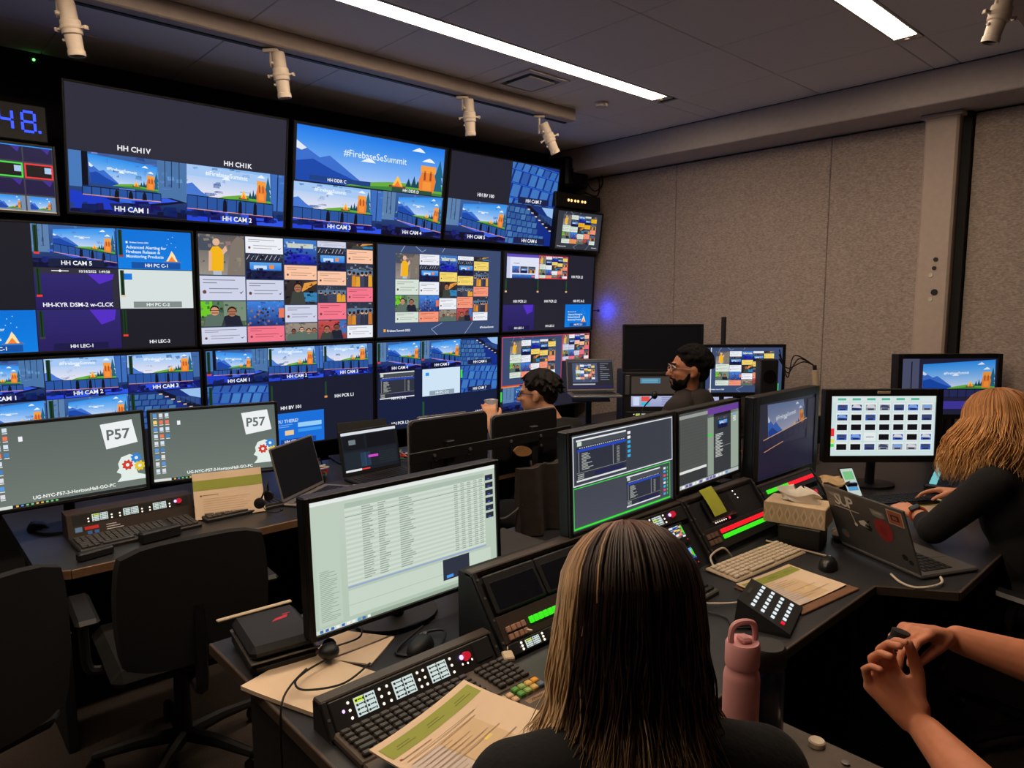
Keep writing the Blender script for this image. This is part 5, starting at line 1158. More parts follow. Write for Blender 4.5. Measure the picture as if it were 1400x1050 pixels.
# tissue box on a riser
o = MB().bb((-.06, -.075, 0), (.06, .075, .078), .004).build('riser_block', M_bk, None, (2.515, 1.135, .7405), (0, 0, R(12))); tag(o, 'black riser block under the tissue box', 'block')
t = thing('tissue_box', 'patterned beige tissue box with tissue pulled out', 'tissue box', (2.525, 1.16, .819), R(12))
M_tis = mat('tissue_carton', (206, 180, 148), .8, vary=.08)
MB().bb((-.068, -.11, 0), (.068, .11, .078), .003).build('carton', M_tis, t)
p = Pic(.216, .074); p.rect(0, 0, 1, 1, (206, 178, 144), 0)
for i in range(8): x = i/7.5; p.poly([(x-.06, .5), (x, .05), (x+.06, .5), (x, .95)], (222, 200, 172), 1); p.poly([(x-.03, .5), (x, .25), (x+.03, .5), (x, .75)], (190, 158, 122), 2)
p.build('side_print', t, Matrix.Translation((-.0686, .108, .002)) @ Matrix.Rotation(R(-90), 4, 'Z'), pm)
V = []; F = []; r = random.Random(8)
for j in range(6):
    for i in range(14): a = 2*math.pi*i/14; k = [1, .9, .95, 1.1, .8, .25][j]; V.append((.026*k*math.cos(a)*(1+.25*math.sin(3*a+j)), (.075*k*math.sin(a))*(1+.15*math.sin(2*a+j)), .076+.011*j+.010*math.sin(3*a+j*.7)))
for j in range(5):
    for i in range(14): F.append((j*14+i, j*14+(i+1) % 14, (j+1)*14+(i+1) % 14, (j+1)*14+i))
MB().add(V, F, True).build('tissue', mat('tissue_white', (232, 222, 208), .9, vary=.02), t)
# crumpled wrapper, small cup
o = MB().ell((0, 0, .02), (.05, .03, .02), 10, 6, (0, .2, .5)).ell((.03, .02, .018), (.03, .02, .018), 8, 6, (.3, 0, 1)).build('crumpled_wrapper', mat('wrapper', (150, 130, 116), .35, .3, vary=.4, scale=60), None, (2.655, 1.055, .7405)); tag(o, 'crumpled silver wrapper lying beside the stickered laptop', 'wrapper')
# stickered laptop
def stick(p):
    w = (236, 226, 216)
    for i, ch in enumerate('SUP'): p.text(ch, .16+i*.085, .73, .18, w, 2, bold=True)
    p.line((.1, .69), (.42, .69), .012, w, 2); p.line((.3, .69), (.33, .5), .014, w, 2); p.disc(.335, .47, .03, w, 2)
    p.poly([(.38, .55), (.46, .6), (.52, .54), (.46, .52), (.5, .48), (.4, .5)], w, 2); p.poly([(.05, .9), (.2, .93), (.24, .88), (.1, .85)], (160, 150, 144), 2)
    p.disc(.14, .22, .075, (120, 140, 160), 2); p.disc(.15, .21, .045, (176, 110, 70), 3)
    d = (24, 22, 24); p.disc(.5, .5, .062, d, 2, 16); p.disc(.545, .53, .02, (112, 108, 106), 3); p.poly([(.5, .57), (.53, .6), (.535, .635), (.505, .61)], d, 3)
    p.poly([(.63, .42), (.7, .36), (.78, .44), (.8, .6), (.76, .7), (.68, .73), (.6, .68), (.59, .54)], (160, 44, 44), 2); p.poly([(.65, .5), (.72, .46), (.74, .6), (.66, .62)], (140, 36, 38), 3)
    p.poly([(.58, .86), (.74, .84), (.75, .76), (.7, .74), (.6, .76)], (150, 142, 138), 2); p.text('COFFEE', .665, .8, .03, (216, 206, 200), 3)
    p.rect(.79, .72, .965, .95, (214, 190, 170), 2); p.rect(.8, .735, .955, .935, (178, 96, 66), 3); p.rect(.83, .79, .925, .88, (70, 36, 30), 4); p.text('BB', .877, .81, .05, (190, 110, 80), 5)
    p.disc(.87, .22, .05, (28, 26, 28), 2); p.disc(.93, .17, .04, (34, 32, 34), 2)
laptop('grey laptop covered in stickers, open beside the blonde person', (2.535, .868, .7405), R(65), .356, .245, R(112), M_space, lambda c: c.rect(0, 0, 1, 1, (20, 22, 28), 0), lid_pic=stick)
cable('white charging cord looping below the stickered laptop', [(2.50, .668, .752), (2.46, .652, .75), (2.409, .664, .748), (2.365, .699, .746), (2.375, .745, .746), (2.42, .79, .748)], .004, M_cablew)
# far right of the console
t = thing('vision_mixer', 'black vision mixer with a row of pale blue lit keys by the blonde person', 'control panel', (3.99, 1.0, .7405), R(12))
MB().bb((-.35, -.14, 0), (.35, .14, .04), .006).build('case', M_bk, t); k1 = MB().box((0, 0, 0), (.07, .03, .008), .002).mesh('display_key', glow('key_pale', (120, 200, 205), .9)); k2 = MB().box((0, 0, 0), (.018, .018, .008), .002).mesh('mixer_key', M_key); k3 = MB().box((0, 0, 0), (.018, .018, .008), .002).mesh('mixer_key', glow('key_amber', (255, 190, 110), .7))
for i in range(7): inst('display_key', k1, t, (-.29+i*.097, .105, .043))
r = random.Random(3)
for i in range(23):
    for j in range(5): inst('mixer_key', k3 if r.random() < .12 else k2, t, (-.315+i*.0285, -.11+j*.036, .043))
keyboard('black keyboard in front of the thumbnail monitor', (3.32, 1.10, .7405), R(-30), .4, .13, 18, 6, M_keyb, M_key, tilt=.04)
sheet('rundown_page', 'printed rundown page with olive strip under the blonde person hands', (3.37, .93, .7405), R(-20), .24, .17, lambda p: rundown(p, 5), curl=.008, thick=.003)
mouse('black mouse beside the watch wrist', (3.17, .845, .7405), R(-60), M_bk)
t = thing('phone', 'phone with lit screen leaning behind the stickered laptop', 'phone', (3.30, 1.245, .7405), R(-30)); b = MB(); b.M = Matrix.Rotation(R(-35), 4, 'X'); b.bb((-.038, 0, 0), (.038, .009, .15), .003); b.build('body', M_bk, t); MB().bb((-.03, .03, 0), (.03, .1, .06), .004).build('wedge', M_bk, t)
p = Pic(.066, .136); p.rect(0, 0, 1, 1, (190, 206, 196), 0); p.rect(.1, .6, .9, .9, (120, 190, 130), 1); p.rect(.1, .2, .9, .5, (90, 150, 200), 1); p.build('screen', t, Matrix.Rotation(R(-35), 4, 'X') @ Matrix.Translation((-.033, -.0006, .007)))
r = random.Random(21)
for k, lb in enumerate(('lowest folded tan paper bag piece behind the laptop', 'middle crumpled tan napkin behind the laptop', 'topmost crumpled tan napkin behind the laptop')):
    V = []; F = []
    for j in range(7):
        for i in range(9): V.append((-.07+.0175*i, -.05+.017*j, .012+.012*math.sin(i*1.1+k)*math.cos(j*.9)+r.uniform(0, .01)))
    V += [(x, y, z-.006) for x, y, z in V]
    for j in range(6):
        for i in range(8): F.append((j*9+i, j*9+i+1, j*9+i+10, j*9+i+9))
    F += [tuple(q+63 for q in f) for f in F]
    o = MB().add(V, F, True).build('napkin', mat('napkin_tan', (206, 172, 126), .9, vary=.1), None, (3.22+.02*k, 1.37-.015*k, .745+.026*k), (0, 0, .4*k)); tag(o, lb, 'napkin', 'tan napkins behind the laptop')
# display backs on a shared rail behind the console monitors
t = thing('display_mount', 'black rail on two posts carrying two displays seen from behind', 'display mount', (1.70, 1.955, .7405))
for x in (-.22, .2): MB().bb((x-.018, -.012, .006), (x+.018, .012, .42), .003).build('post', M_bk, t); MB().bb((x-.06, -.05, 0), (x+.06, .05, .008), .003).build('foot_plate', M_bk, t)
MB().bb((-.40, -.02, .36), (.40, -.012, .40), .002).build('rail', M_bk, t)
for x in (-.3, -.14, .06, .22): MB().cyl((x, -.02, .38), (x, -.024, .38), .006, n=10).build('rail_screw', M_alu, t)
for x, lb, zz in ((1.508, 'display seen from behind with silver edge, nearer the file list monitor', .0), (1.885, 'display seen from behind with silver edge, in front of the drinking person', -.025)):
    o = thing('rear_display', lb, 'display', (x, 1.985, 1.0+zz), R(0), 'two displays seen from behind'); rr = .018
    def rrect(w_, h_, rr): return [(sx*(w_/2-rr)+rr*math.cos(a), h_/2+sz*(h_/2-rr)+rr*math.sin(a)) for sx, sz, a0 in ((1, 1, 0), (-1, 1, 90), (-1, -1, 180), (1, -1, 270)) for a in [R(a0+22.5*k) for k in range(5)]]
    RX = Matrix.Rotation(R(90), 4, 'X')
    MB().prism(rrect(.352, .242, rr), -.014, -.004, RX).build('silver_rim', M_alu, o); MB().prism(rrect(.344, .234, rr), -.004, .006, Matrix.Translation((0, 0, .004)) @ RX).build('back_cover', M_bk, o)
    MB().bb((-.09, -.013, .06), (.09, -.006, .13), .003).build('mount_plate', M_bk, o)
    for sx in (-.075, .075): MB().cyl((sx, -.013, .095), (sx, -.016, .095), .006, n=10).build('plate_screw', M_alu, o)
o = MB().prism([(.04*math.cos(a)*(1.3 if math.cos(a) > 0 else 1), .02*math.sin(a)) for a in [2*math.pi*k/20 for k in range(20)]], -.004, .004, Matrix.Rotation(R(90), 4, 'X')).build('cable_cover', mat('cover_tan', (176, 130, 84), .5), None, (1.81, 1.928, 1.075), (0, R(12), 0)); tag(o, 'oval tan cover fixed on the back of the second display', 'cover')
cable('black cable hanging in an arc below the second display back', [(1.86, 1.93, 1.03), (1.85, 1.91, .95), (1.79, 1.90, .88), (1.70, 1.90, .84), (1.64, 1.92, .85)], .004, M_space)
# jacket over the rail
t = thing('jacket', 'dark brown jacket hanging below the second display back', 'jacket', (1.90, 1.90, .745)); V = []; F = []
for j in range(9):
    for i in range(17):
        u = i/16; z = .27*j/8; V.append((-.13+.26*u+.02*(1-j/8)*(u-.5), -.02+.022*math.sin(u*14+j*.2)*(1-.5*j/8), z))
V += [(x, y+.03, z) for x, y, z in V]
for j in range(8):
    for i in range(16): F.append((j*17+i, j*17+i+1, j*17+i+18, j*17+i+17))
F += [tuple(q+153 for q in f) for f in F]
for j in range(8):
    for i in (0, 16): F.append((j*17+i, (j+1)*17+i, (j+1)*17+i+153, j*17+i+153))
for i in range(16):
    for j in (0, 8): F.append((j*17+i, j*17+i+1, j*17+i+154, j*17+i+153))
MB().add(V, F, True).build('cloth', mat('jacket_brown', (58, 48, 44), .9, vary=.2, bump=.3), t); MB().tube([(-.1, -.005, .25), (0, -.005, .272), (.1, -.005, .25)], .006, 6).build('hanger', M_bk, t)
o = thing('storage_box', 'black lidded box behind the touch panels', 'box', (1.46, 1.66, .7405), R(2)); MB().bb((-.11, -.1, 0), (.11, .1, .10), .005).build('body', M_bk, o); MB().bb((-.113, -.103, .10), (.113, .103, .125), .005).build('lid', M_rack, o)
# side table with bottles
t = thing('side_table', 'small brown side table carrying a bottle cap near the seated people', 'table', (0, 0, 0)); MB().bb((1.10, .34, .715), (1.39, .72, .74), .003).build('top', mat('table_brown', (84, 70, 60), .5, vary=.1), t)
for x in (1.12, 1.37):
    for y in (.36, .70): MB().bb((x-.012, y-.012, 0), (x+.012, y+.012, .715)).build('leg', M_bk, t)
o = MB().lathe([(0, 0), (.0165, 0), (.0165, .009), (.014, .012), (0, .012)], 20).build('bottle_cap', M_wk, None, (1.362, .565, .7402)); tag(o, 'white bottle cap lying on the side table', 'bottle cap')
o = MB().lathe([(0, 0), (.008, 0), (.008, .004), (0, .005)], 12).build('screw_cap', M_space, None, (1.345, .50, .7402)); tag(o, 'tiny dark cap on the side table near the white cap', 'cap')
M_pink = mat('bottle_pink', (214, 150, 150), .45, vary=.05); M_pinkl = mat('lid_pink', (222, 156, 158), .5, vary=.03)
t = thing('pink_bottle', 'pink insulated bottle with a loop lid standing on the side table', 'bottle', (1.235, .668, .7402), R(-30))
MB().lathe([(0, 0), (.033, 0), (.036, .006), (.036, .155), (.034, .168), (.031, .174), (.031, .182), (0, .182)], 32).build('body', M_pink, t)
lid = MB().lathe([(0, .182), (.033, .182), (.034, .186), (.034, .226), (.031, .232), (0, .234)], 32).build('lid', M_pinkl, t)
MB().tube(bez([(-.024, .0, .226), (-.027, 0, .243), (-.021, 0, .266), (0, 0, .272), (.021, 0, .266), (.027, 0, .243), (.024, 0, .226)], 5), [.0062]*31, 8).build('loop_handle', M_pinkl, lid)
MB().bb((-.011, -.018, .232), (.011, .011, .244), .004).build('spout', M_pinkl, lid)
t = thing('blue_bottle', 'dark blue bottle with black lid next to the pink bottle', 'bottle', (1.325, .662, .7402))
MB().lathe([(0, 0), (.036, 0), (.039, .006), (.039, .135), (.035, .15), (0, .15)], 28).build('body', mat('bottle_blue', (22, 40, 84), .25, vary=.1, coat=.5), t); MB().lathe([(0, .15), (.037, .15), (.04, .155), (.04, .187), (.034, .195), (0, .195)], 28).build('lid', M_bk, t)
# ------------------------------------------------------------------ chairs
M_ch = mat('chair_fabric', (12, 12, 14), .9, vary=.2, bump=.2); M_chp = mat('chair_plastic', (16, 15, 16), .5)
def chair(label, loc, rotz, back_h=.46):
    t = thing('office_chair', label, 'chair', loc, rotz, 'black office chairs')
    MB().bb((-.24, -.22, .42), (.24, .25, .49), .03).build('seat', M_ch, t)
    V = []; F = []
    for j in range(7):
        for i in range(9):
            u = -1+i/4; v = j/6; wd = .215+.02*math.sin(math.pi*v); V.append((u*wd, -.25-.03*v-.02*(1-u*u), .5+back_h*v - .03*(abs(u)**4)*(1 if j == 6 else 0) + .03*(abs(u)**4)*(1 if j == 0 else 0)))
    V += [(x*.97, y-.035, z) for x, y, z in V]
    for j in range(6):
        for i in range(8): F.append((j*9+i, j*9+i+1, j*9+i+10, j*9+i+9))
    F += [tuple(q+63 for q in f) for f in F]
    for j in range(6):
        for i in (0, 8): F.append((j*9+i, (j+1)*9+i, (j+1)*9+i+63, j*9+i+63))
    for i in range(8):
        for j in (0, 6): F.append((j*9+i, j*9+i+1, j*9+i+64, j*9+i+63))
    MB().add(V, F, True).build('backrest', M_ch, t)
    MB().tube(bez([(0, -.05, .41), (0, -.28, .40), (0, -.31, .5), (0, -.305, .7)]), .02, 8).build('back_support', M_chp, t)
    for s in (-1, 1):
        a = MB().tube(bez([(s*.2, 0, .43), (s*.275, 0, .44), (s*.285, 0, .55), (s*.285, -.02, .64)]), .016, 8).build('arm_support', M_chp, t)
        MB().bb((s*.285-.035, -.15, .64), (s*.285+.035, .12, .665), .012).build('arm_pad', M_chp, a)
    MB().cyl((0, 0, .09), (0, 0, .42), .03, .024, 12).build('gas_lift', M_chp, t)
    for k in range(5):
        a = 2*math.pi*k/5+.3; c, s = math.cos(a), math.sin(a)
        l = MB().tube([(0, 0, .1), (.15*c, .15*s, .095), (.29*c, .29*s, .075)], [.028, .022, .016], 8).build('base_leg', M_chp, t)
        MB().cyl((.29*c-.012*s, .29*s+.012*c, .03), (.29*c+.012*s, .29*s-.012*c, .03), .03, n=14).cyl((.29*c, .29*s, .03), (.29*c, .29*s, .08), .008, n=8).build('caster', M_chp, l)
    return t
chair('empty black office chair pushed towards the end of the front desk', (.71, 2.55, 0), R(-4), .42)
chair('empty black office chair at the picture edge, left of the front desk', (.02, 2.42, 0), R(20))

# ------------------------------------------------------------------ people
def V3(*a): return Vector(a)
def cap(b, p0, p1, r0, r1, n=14):
    b.cyl(p0, p1, r0, r1, n); b.ell(p0, (r0, r0, r0), n, 8); b.ell(p1, (r1, r1, r1), n, 8)
def chain(b, pts, rs):
    for i in range(len(pts)-1): cap(b, pts[i], pts[i+1], rs[i], rs[i+1])
def remesh(b, name, m, parent, vox, smooth=4, col=None):
    """fuse the collected volumes into one continuous surface"""
    me = bpy.data.meshes.new(name); me.from_pydata(b.v, [], b.f)
    o = bpy.data.objects.new(name, me); C.objects.link(o)
    r = o.modifiers.new('r', 'REMESH'); r.mode = 'VOXEL'; r.voxel_size = vox; r.use_smooth_shade = True
    s = o.modifiers.new('s', 'SMOOTH'); s.factor = .5; s.iterations = smooth
    dg = bpy.context.evaluated_depsgraph_get(); dg.update()
    m2 = bpy.data.meshes.new_from_object(o.evaluated_get(dg)); m2.name = name
    o.modifiers.clear(); o.data = m2; bpy.data.meshes.remove(me); m2.materials.clear(); m2.materials.append(m)
    for p in m2.polygons: p.use_smooth = True
    o.parent = parent
    return o
def frame_of(d, side_hint):
    d = d.normalized(); s = (side_hint - d*side_hint.dot(d)).normalized(); return d, s, d.cross(s)
def hand(b, wrist, d, side, curl, spread=.12, thumb_out=.9, s=1.0, lefty=1, per=None):
    """palm and five fingers; d: wrist to knuckles, side: towards the thumb, palm normal = d x side * lefty"""
    d, sd, n = frame_of(Vector(d), Vector(side)); n = n*lefty; w = Vector(wrist)
    k0 = w + d*.085*s
    for q in (-.03, -.012, .008, .028): cap(b, w+d*.012*s+sd*q*.55*s, k0+sd*q*s, .0165*s, .0135*s, 10)
    cap(b, w+d*.02*s+sd*.018*s+n*.006*s, w+d*.06*s+sd*.026*s+n*.006*s, .017*s, .014*s, 10)
    L = [(.043, .027, .021), (.048, .031, .022), (.044, .028, .021), (.034, .021, .018)]
    for f, q in enumerate((.0325, .011, -.0115, -.0335)):
        p = k0 + sd*q*s; a = (per[f] if per else curl); ang = 0
        ax = (d + sd*spread*q/.03*.5).normalized(); r0 = (.009, .0094, .009, .008)[f]*s
        for j in range(3):
            ang += a*(.85, 1.1, .75)[j]
            e = p + (ax*math.cos(ang)+n*math.sin(ang))*L[f][j]*s; cap(b, p, e, r0*(1-.08*j), r0*(1-.08*(j+1)), 10); p = e
    p = w + d*.03*s + sd*.026*s + n*.004*s
    t1 = (d*.62+sd*.75*thumb_out+n*.35).normalized(); e = p+t1*.042*s; cap(b, p, e, .0145*s, .012*s, 10)
    t2 = (d*.85+sd*.25*thumb_out+n*.5).normalized(); e2 = e+t2*.032*s; cap(b, e, e2, .012*s, .0105*s, 10)
    t3 = (d*.8-sd*.05+n*.6).normalized(); cap(b, e2, e2+t3*.024*s, .0105*s, .0085*s, 10)
def head(b, c, yaw, pit, roll=0, s=1.0, ears=True):
    """c: centre of the skull; faces +y turned by yaw (left positive) and pitched by pit (down positive)"""
    M = Matrix.Translation(c) @ Matrix.Rotation(yaw, 4, 'Z') @ Matrix.Rotation(-pit, 4, 'X') @ Matrix.Rotation(roll, 4, 'Y') @ Matrix.Scale(s, 4)
    old = b.M; b.M = old @ M
    b.ell((0, -.012, .028), (.074, .094, .086), 20, 14); b.ell((0, .032, -.03), (.058, .058, .075), 18, 12); b.ell((0, .05, -.075), (.036, .034, .03), 14, 8)
    b.ell((0, .02, -.062), (.052, .06, .036), 16, 8)
    cap(b, V3(0, .086, .012), V3(0, .108, -.022), .009, .0125, 10); b.ell((.011, .098, -.026), (.008, .008, .007), 8, 6); b.ell((-.011, .098, -.026), (.008, .008, .007), 8, 6)
    b.ell((0, .083, -.051), (.021, .012, .006), 12, 6); b.ell((0, .08, -.06), (.019, .012, .007), 12, 6)
    b.ell((0, .076, .03), (.05, .016, .012), 14, 6); b.ell((.034, .068, -.018), (.02, .02, .016), 10, 6); b.ell((-.034, .068, -.018), (.02, .02, .016), 10, 6)
    if ears:
        for q in (-1, 1): b.ell((q*.075, -.008, -.004), (.01, .02, .032), 12, 8, (0, q*.25, .35*q)); b.ell((q*.078, .002, -.022), (.008, .012, .014), 10, 6)
    b.M = old
    return M
M_skin = lambda n, c: mat('skin_'+n, c, .5, vary=.05, scale=40, spec=.35)
def skinmat(n, c):
    m = mat('skin_'+n, c, .5, vary=.06, scale=45, spec=.35); b = m.node_tree.nodes['Principled BSDF']; b.inputs['Subsurface Weight'].default_value = .12; b.inputs['Subsurface Radius'].default_value = (.012, .005, .003); return m
def hairmat(n, stops, rough=.45):
    """hair colour along its length (local height), with fine variation between strands"""
    m = bpy.data.materials.new('hair_'+n); m.use_nodes = True; nt = m.node_tree; b = nt.nodes['Principled BSDF']; b.inputs['Roughness'].default_value = rough; b.inputs['Specular IOR Level'].default_value = .4
    at = nt.nodes.new('ShaderNodeAttribute'); at.attribute_name = 'along'; r = nt.nodes.new('ShaderNodeValToRGB')
    e = r.color_ramp.elements; e[0].position, e[0].color = stops[0][0], (*lin(stops[0][1]), 1); e[1].position, e[1].color = stops[-1][0], (*lin(stops[-1][1]), 1)
    for p, c in stops[1:-1]: k = e.new(p); k.color = (*lin(c), 1)
    nt.links.new(at.outputs['Fac'], r.inputs[0])
    hv = nt.nodes.new('ShaderNodeHueSaturation'); a2 = nt.nodes.new('ShaderNodeAttribute'); a2.attribute_name = 'tone'; mp = nt.nodes.new('ShaderNodeMapRange'); mp.clamp = False; mp.inputs[3].default_value = .5; mp.inputs[4].default_value = 1.6
    nt.links.new(a2.outputs['Fac'], mp.inputs[0]); nt.links.new(mp.outputs[0], hv.inputs['Value']); nt.links.new(r.outputs[0], hv.inputs['Color']); nt.links.new(hv.outputs[0], b.inputs['Base Color']); return m
def strands(name, paths, radius, m, parent, n=4):
    """paths: list of (points, tone, extra length factor); one mesh of fine tapering locks"""
    V = []; F = []; al = []; to = []
    for pts, tone in paths:
        base = len(V); m_ = len(pts); a = None
        for i, p in enumerate(pts):
            d = (pts[min(i+1, m_-1)]-pts[max(i-1, 0)]).normalized(); a = d.orthogonal() if a is None else a-d*a.dot(d)
            if a.length < 1e-6: a = d.orthogonal()
            a.normalize(); c = d.cross(a); t = i/(m_-1); rr = radius*(1.15-.3*t if t < .8 else (1-t)/.2*.85+.06)
            for k in range(n): th = 2*math.pi*k/n; V.append(p+(a*math.cos(th)+c*math.sin(th))*rr); al.append(t); to.append(tone)
        for i in range(m_-1):
            for k in range(n): F.append((base+i*n+k, base+i*n+(k+1) % n, base+(i+1)*n+(k+1) % n, base+(i+1)*n+k))
    me = bpy.data.meshes.new(name); me.from_pydata([tuple(v) for v in V], [], F)
    for nm, dat in (('along', al), ('tone', to)): me.attributes.new(nm, 'FLOAT', 'POINT').data.foreach_set('value', dat)
    for p in me.polygons: p.use_smooth = True
    me.materials.append(m); return inst(name, me, parent)
def long_hair(parent, M, back_len, m, count, wave, seed, part_dir=0, spread=.03, front_gap=1.0, rad=.0032, flip=.03, vol=1.0, mid=.5, lit_locks=False):
    """locks from the parting over the skull, then hanging; M: head matrix in the person's frame"""
    r = random.Random(seed); paths = []; lit_paths = []
    Z = (M.to_3x3() @ Vector((0, 0, 1))).normalized()
    for k in range(count):
        ph = r.uniform(-math.pi+.0, math.pi)         # 0 = face, pi = back
        if abs(ph) < front_gap: continue
        layer = r.random(); R0 = (1.0+.10*layer)*vol
        ry = -.06+.10*r.random(); pts = []; side = math.sin(ph); x0 = .004*(1 if side > 0 else -1)
        tilt = math.sin(ph), math.cos(ph)
        L = back_len*(.82+.24*r.random()); ph0 = r.uniform(0, 6.28); cl = math.floor(ph*9)/9; jit = Vector((r.uniform(-1, 1), r.uniform(-1, 1), 0))*.012
        for i in range(15):
            t = i/14
            if t < .42:
                u = t/.42*math.pi/2*1.08
                loc = Vector((side*.088*R0*math.sin(u)+x0, (math.cos(ph)*.108*math.sin(u)-.014)*R0*1.0+ry*.3*math.cos(u), .028+.100*R0*math.cos(u)))
                p = M @ loc; last = p; out = (M.to_3x3() @ Vector((side, math.cos(ph), 0))).normalized()
            else:
                q = (t-.42)/.58
                o2 = Vector((out.x, out.y, 0)); 
                p = last + Vector((0, 0, -L*q)) + o2*(spread*math.sin(q*2.2)*(.5+layer) + flip*max(0, q-.7)*3*r.uniform(.6, 1.2)) 
                w = wave*min(1, q*2)
                p += Vector((math.sin(q*11+ph0+cl*5)*w, math.cos(q*10+ph0*.6+cl*4)*w, 0)) + jit*q
            pts.append(p)
        tn = r.gauss(mid, .22)
        (lit_paths if lit_locks and (-2.15 < ph < 1.5 or r.random() < .012) and layer > .3 else paths).append((pts, min(1, max(0, tn))))  # these locks get a paler colour: monitor light painted into the hair
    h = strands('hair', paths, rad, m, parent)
    if lit_paths: strands('monitor_lit_locks', lit_paths, rad, lit_locks, h)
    return h
def seated(t, P, skin, shirt, pants, vox=.009, sleeve=.55, shoes=True):
    """P: joints in the local frame (x right, y forward). body, clothing over it"""
    b = MB(); M = head(b, P['head'], P.get('yaw', 0), P.get('pit', 0), s=P.get('hs', 1.0)); nk = P['neck']; ch = P['chest']; pe = P['pelvis']
    cap(b, nk, P['head']+V3(0, -.01, -.03), .05, .05); b.ell(tuple(ch), (.15, .1, .16), 18, 12); b.ell(tuple((ch+pe)/2), (.135, .095, .16), 18, 10); b.ell(tuple(pe), (.16, .11, .12), 18, 10)
    for s in ('L', 'R'):
        sh, el, wr = P['sh'+s], P['el'+s], P['wr'+s]
        cap(b, ch+V3(0, 0, .09), sh, .06, .052); cap(b, nk+V3(0, 0, -.01), sh, .045, .05); chain(b, [sh, el, wr], [.048, .038, .026])
        h = P['hand'+s]; hand(b, wr, h[0], h[1], h[2], lefty=1 if s == 'L' else -1, s=h[3] if len(h) > 3 else 1.0, per=h[4] if len(h) > 4 else None)
        hp, kn, an = P['hip'+s], P['kn'+s], P['an'+s]; chain(b, [hp, kn, an], [.085, .058, .036]); cap(b, an+V3(0, 0, -.03), an+V3(0, .14, -.05), .036, .03)
    body = remesh(b, 'body', skin, t, vox)
    b = MB(); e = .012
    b.ell(tuple(ch), (.15+e+.01, .11+e, .17), 18, 12); b.ell(tuple((ch+pe)/2), (.145+e, .105+e, .17), 18, 10); b.ell(tuple(pe), (.165+e, .12+e, .11), 18, 10); b.ell(tuple(nk+V3(0, -.012, -.015)), (.07, .066, .034), 14, 8)
    for s in ('L', 'R'):
        sh, el, wr = P['sh'+s], P['el'+s], P['wr'+s]; cap(b, ch+V3(0, 0, .09), sh, .07, .062); cap(b, nk+V3(0, -.004, -.014), sh, .063, .066)
        chain(b, [sh, el], [.067, .054]); 
        if sleeve > 0: chain(b, [el, el.lerp(wr, sleeve)], [.05, .038+.012*(1-sleeve)])
    remesh(b, P.get('top', 'shirt'), shirt, t, .010, 6)
    b = MB(); b.ell(tuple(pe+V3(0, 0, -.02)), (.178, .135, .115), 18, 10)
    for s in ('L', 'R'): chain(b, [P['hip'+s], P['kn'+s], P['an'+s]+V3(0, 0, .02)], [.098, .072, .055])
    remesh(b, 'trousers', pants, t, .012, 6)
    for s in ('L', 'R'):
        an = P['an'+s]; b = MB(); cap(b, an+V3(0, -.01, -.035), an+V3(0, .15, -.05), .046, .04); remesh(b, 'shoe', M_bk, t, .012, 4)
    return body, M
def base_pose(k=1.0, lean=.05, hz=1.18, hy=.10):
    P = dict(pelvis=V3(0, 0, .57), chest=V3(0, lean*.8, .88*k), neck=V3(0, lean+.01, 1.04*k), head=V3(0, hy, hz))
    for s, q in (('L', -1), ('R', 1)):
        P['sh'+s] = V3(q*.175, lean, .99*k); P['hip'+s] = V3(q*.09, .04, .53); P['kn'+s] = V3(q*.11, .44, .52); P['an'+s] = V3(q*.11, .42, .10)
        P['el'+s] = V3(q*.24, lean+.12, .76*k); P['wr'+s] = V3(q*.16, lean+.34, .80); P['hand'+s] = (V3(-q*.25, 1, -.1), V3(-q, -.2, .2), .35)
    return P
M_blk = mat('cloth_black', (17, 16, 18), .95, vary=.25, scale=120, bump=.35); M_char = mat('cloth_charcoal', (40, 34, 34), .95, vary=.2, scale=120, bump=.35); M_jean = mat('trousers_dark', (20, 21, 27), .95, vary=.2, scale=120, bump=.3)
# foreground person with long two-tone hair
t = thing('person', 'person with long dark hair and pale ends seated nearest, seen from behind', 'person', (.70, .50, 0), R(-37))
P = base_pose(1.0, .05, 1.19, .12); P['pit'] = .42; P['top'] = 'sweater'; P['wrL'] = V3(-.09, .26, .66); P['wrR'] = V3(.10, .26, .66); P['elL'] = V3(-.25, .10, .74); P['elR'] = V3(.26, .10, .74)
body, HM = seated(t, P, skinmat('a', (206, 158, 134)), M_blk, M_jean, .009, .95)
hm = hairmat('two_tone_lit_crown', [(0, (116, 72, 50)), (.2, (50, 34, 27)), (.55, (38, 26, 22)), (.8, (70, 50, 39)), (1, (170, 136, 100))])  # reddish roots paint lamplight on the crown; pale ends are hair colour
b = MB(); b.M = HM; b.ell((0, -.02, .03), (.08, .098, .09), 20, 14); b.M = Matrix.Identity(4); q = HM @ V3(0, -.075, -.03); b.ell((q.x, q.y+.012, q.z-.1), (.075, .035, .16), 18, 12)
long_hair(t, HM, .29, hm, 5200, .004, 3, spread=.008, front_gap=.75, rad=.0018, flip=.05, vol=1.02, lit_locks=hairmat('pale', [(0, (120, 84, 58)), (.3, (176, 142, 104)), (1, (206, 174, 132))]))  # pale side locks carry the monitor light in their colour
o = bpy.data.objects['hair']; cs = remesh(b, 'hair_underlayer', mat('hair_dark_brown', (44, 30, 25), .6, vary=.3, scale=90, stretch=(1, 1, .1)), o, .009, 6)
cs.parent = o
chair('black office chair under the long haired person in front', (.66, .46, 0), R(-37), .42)
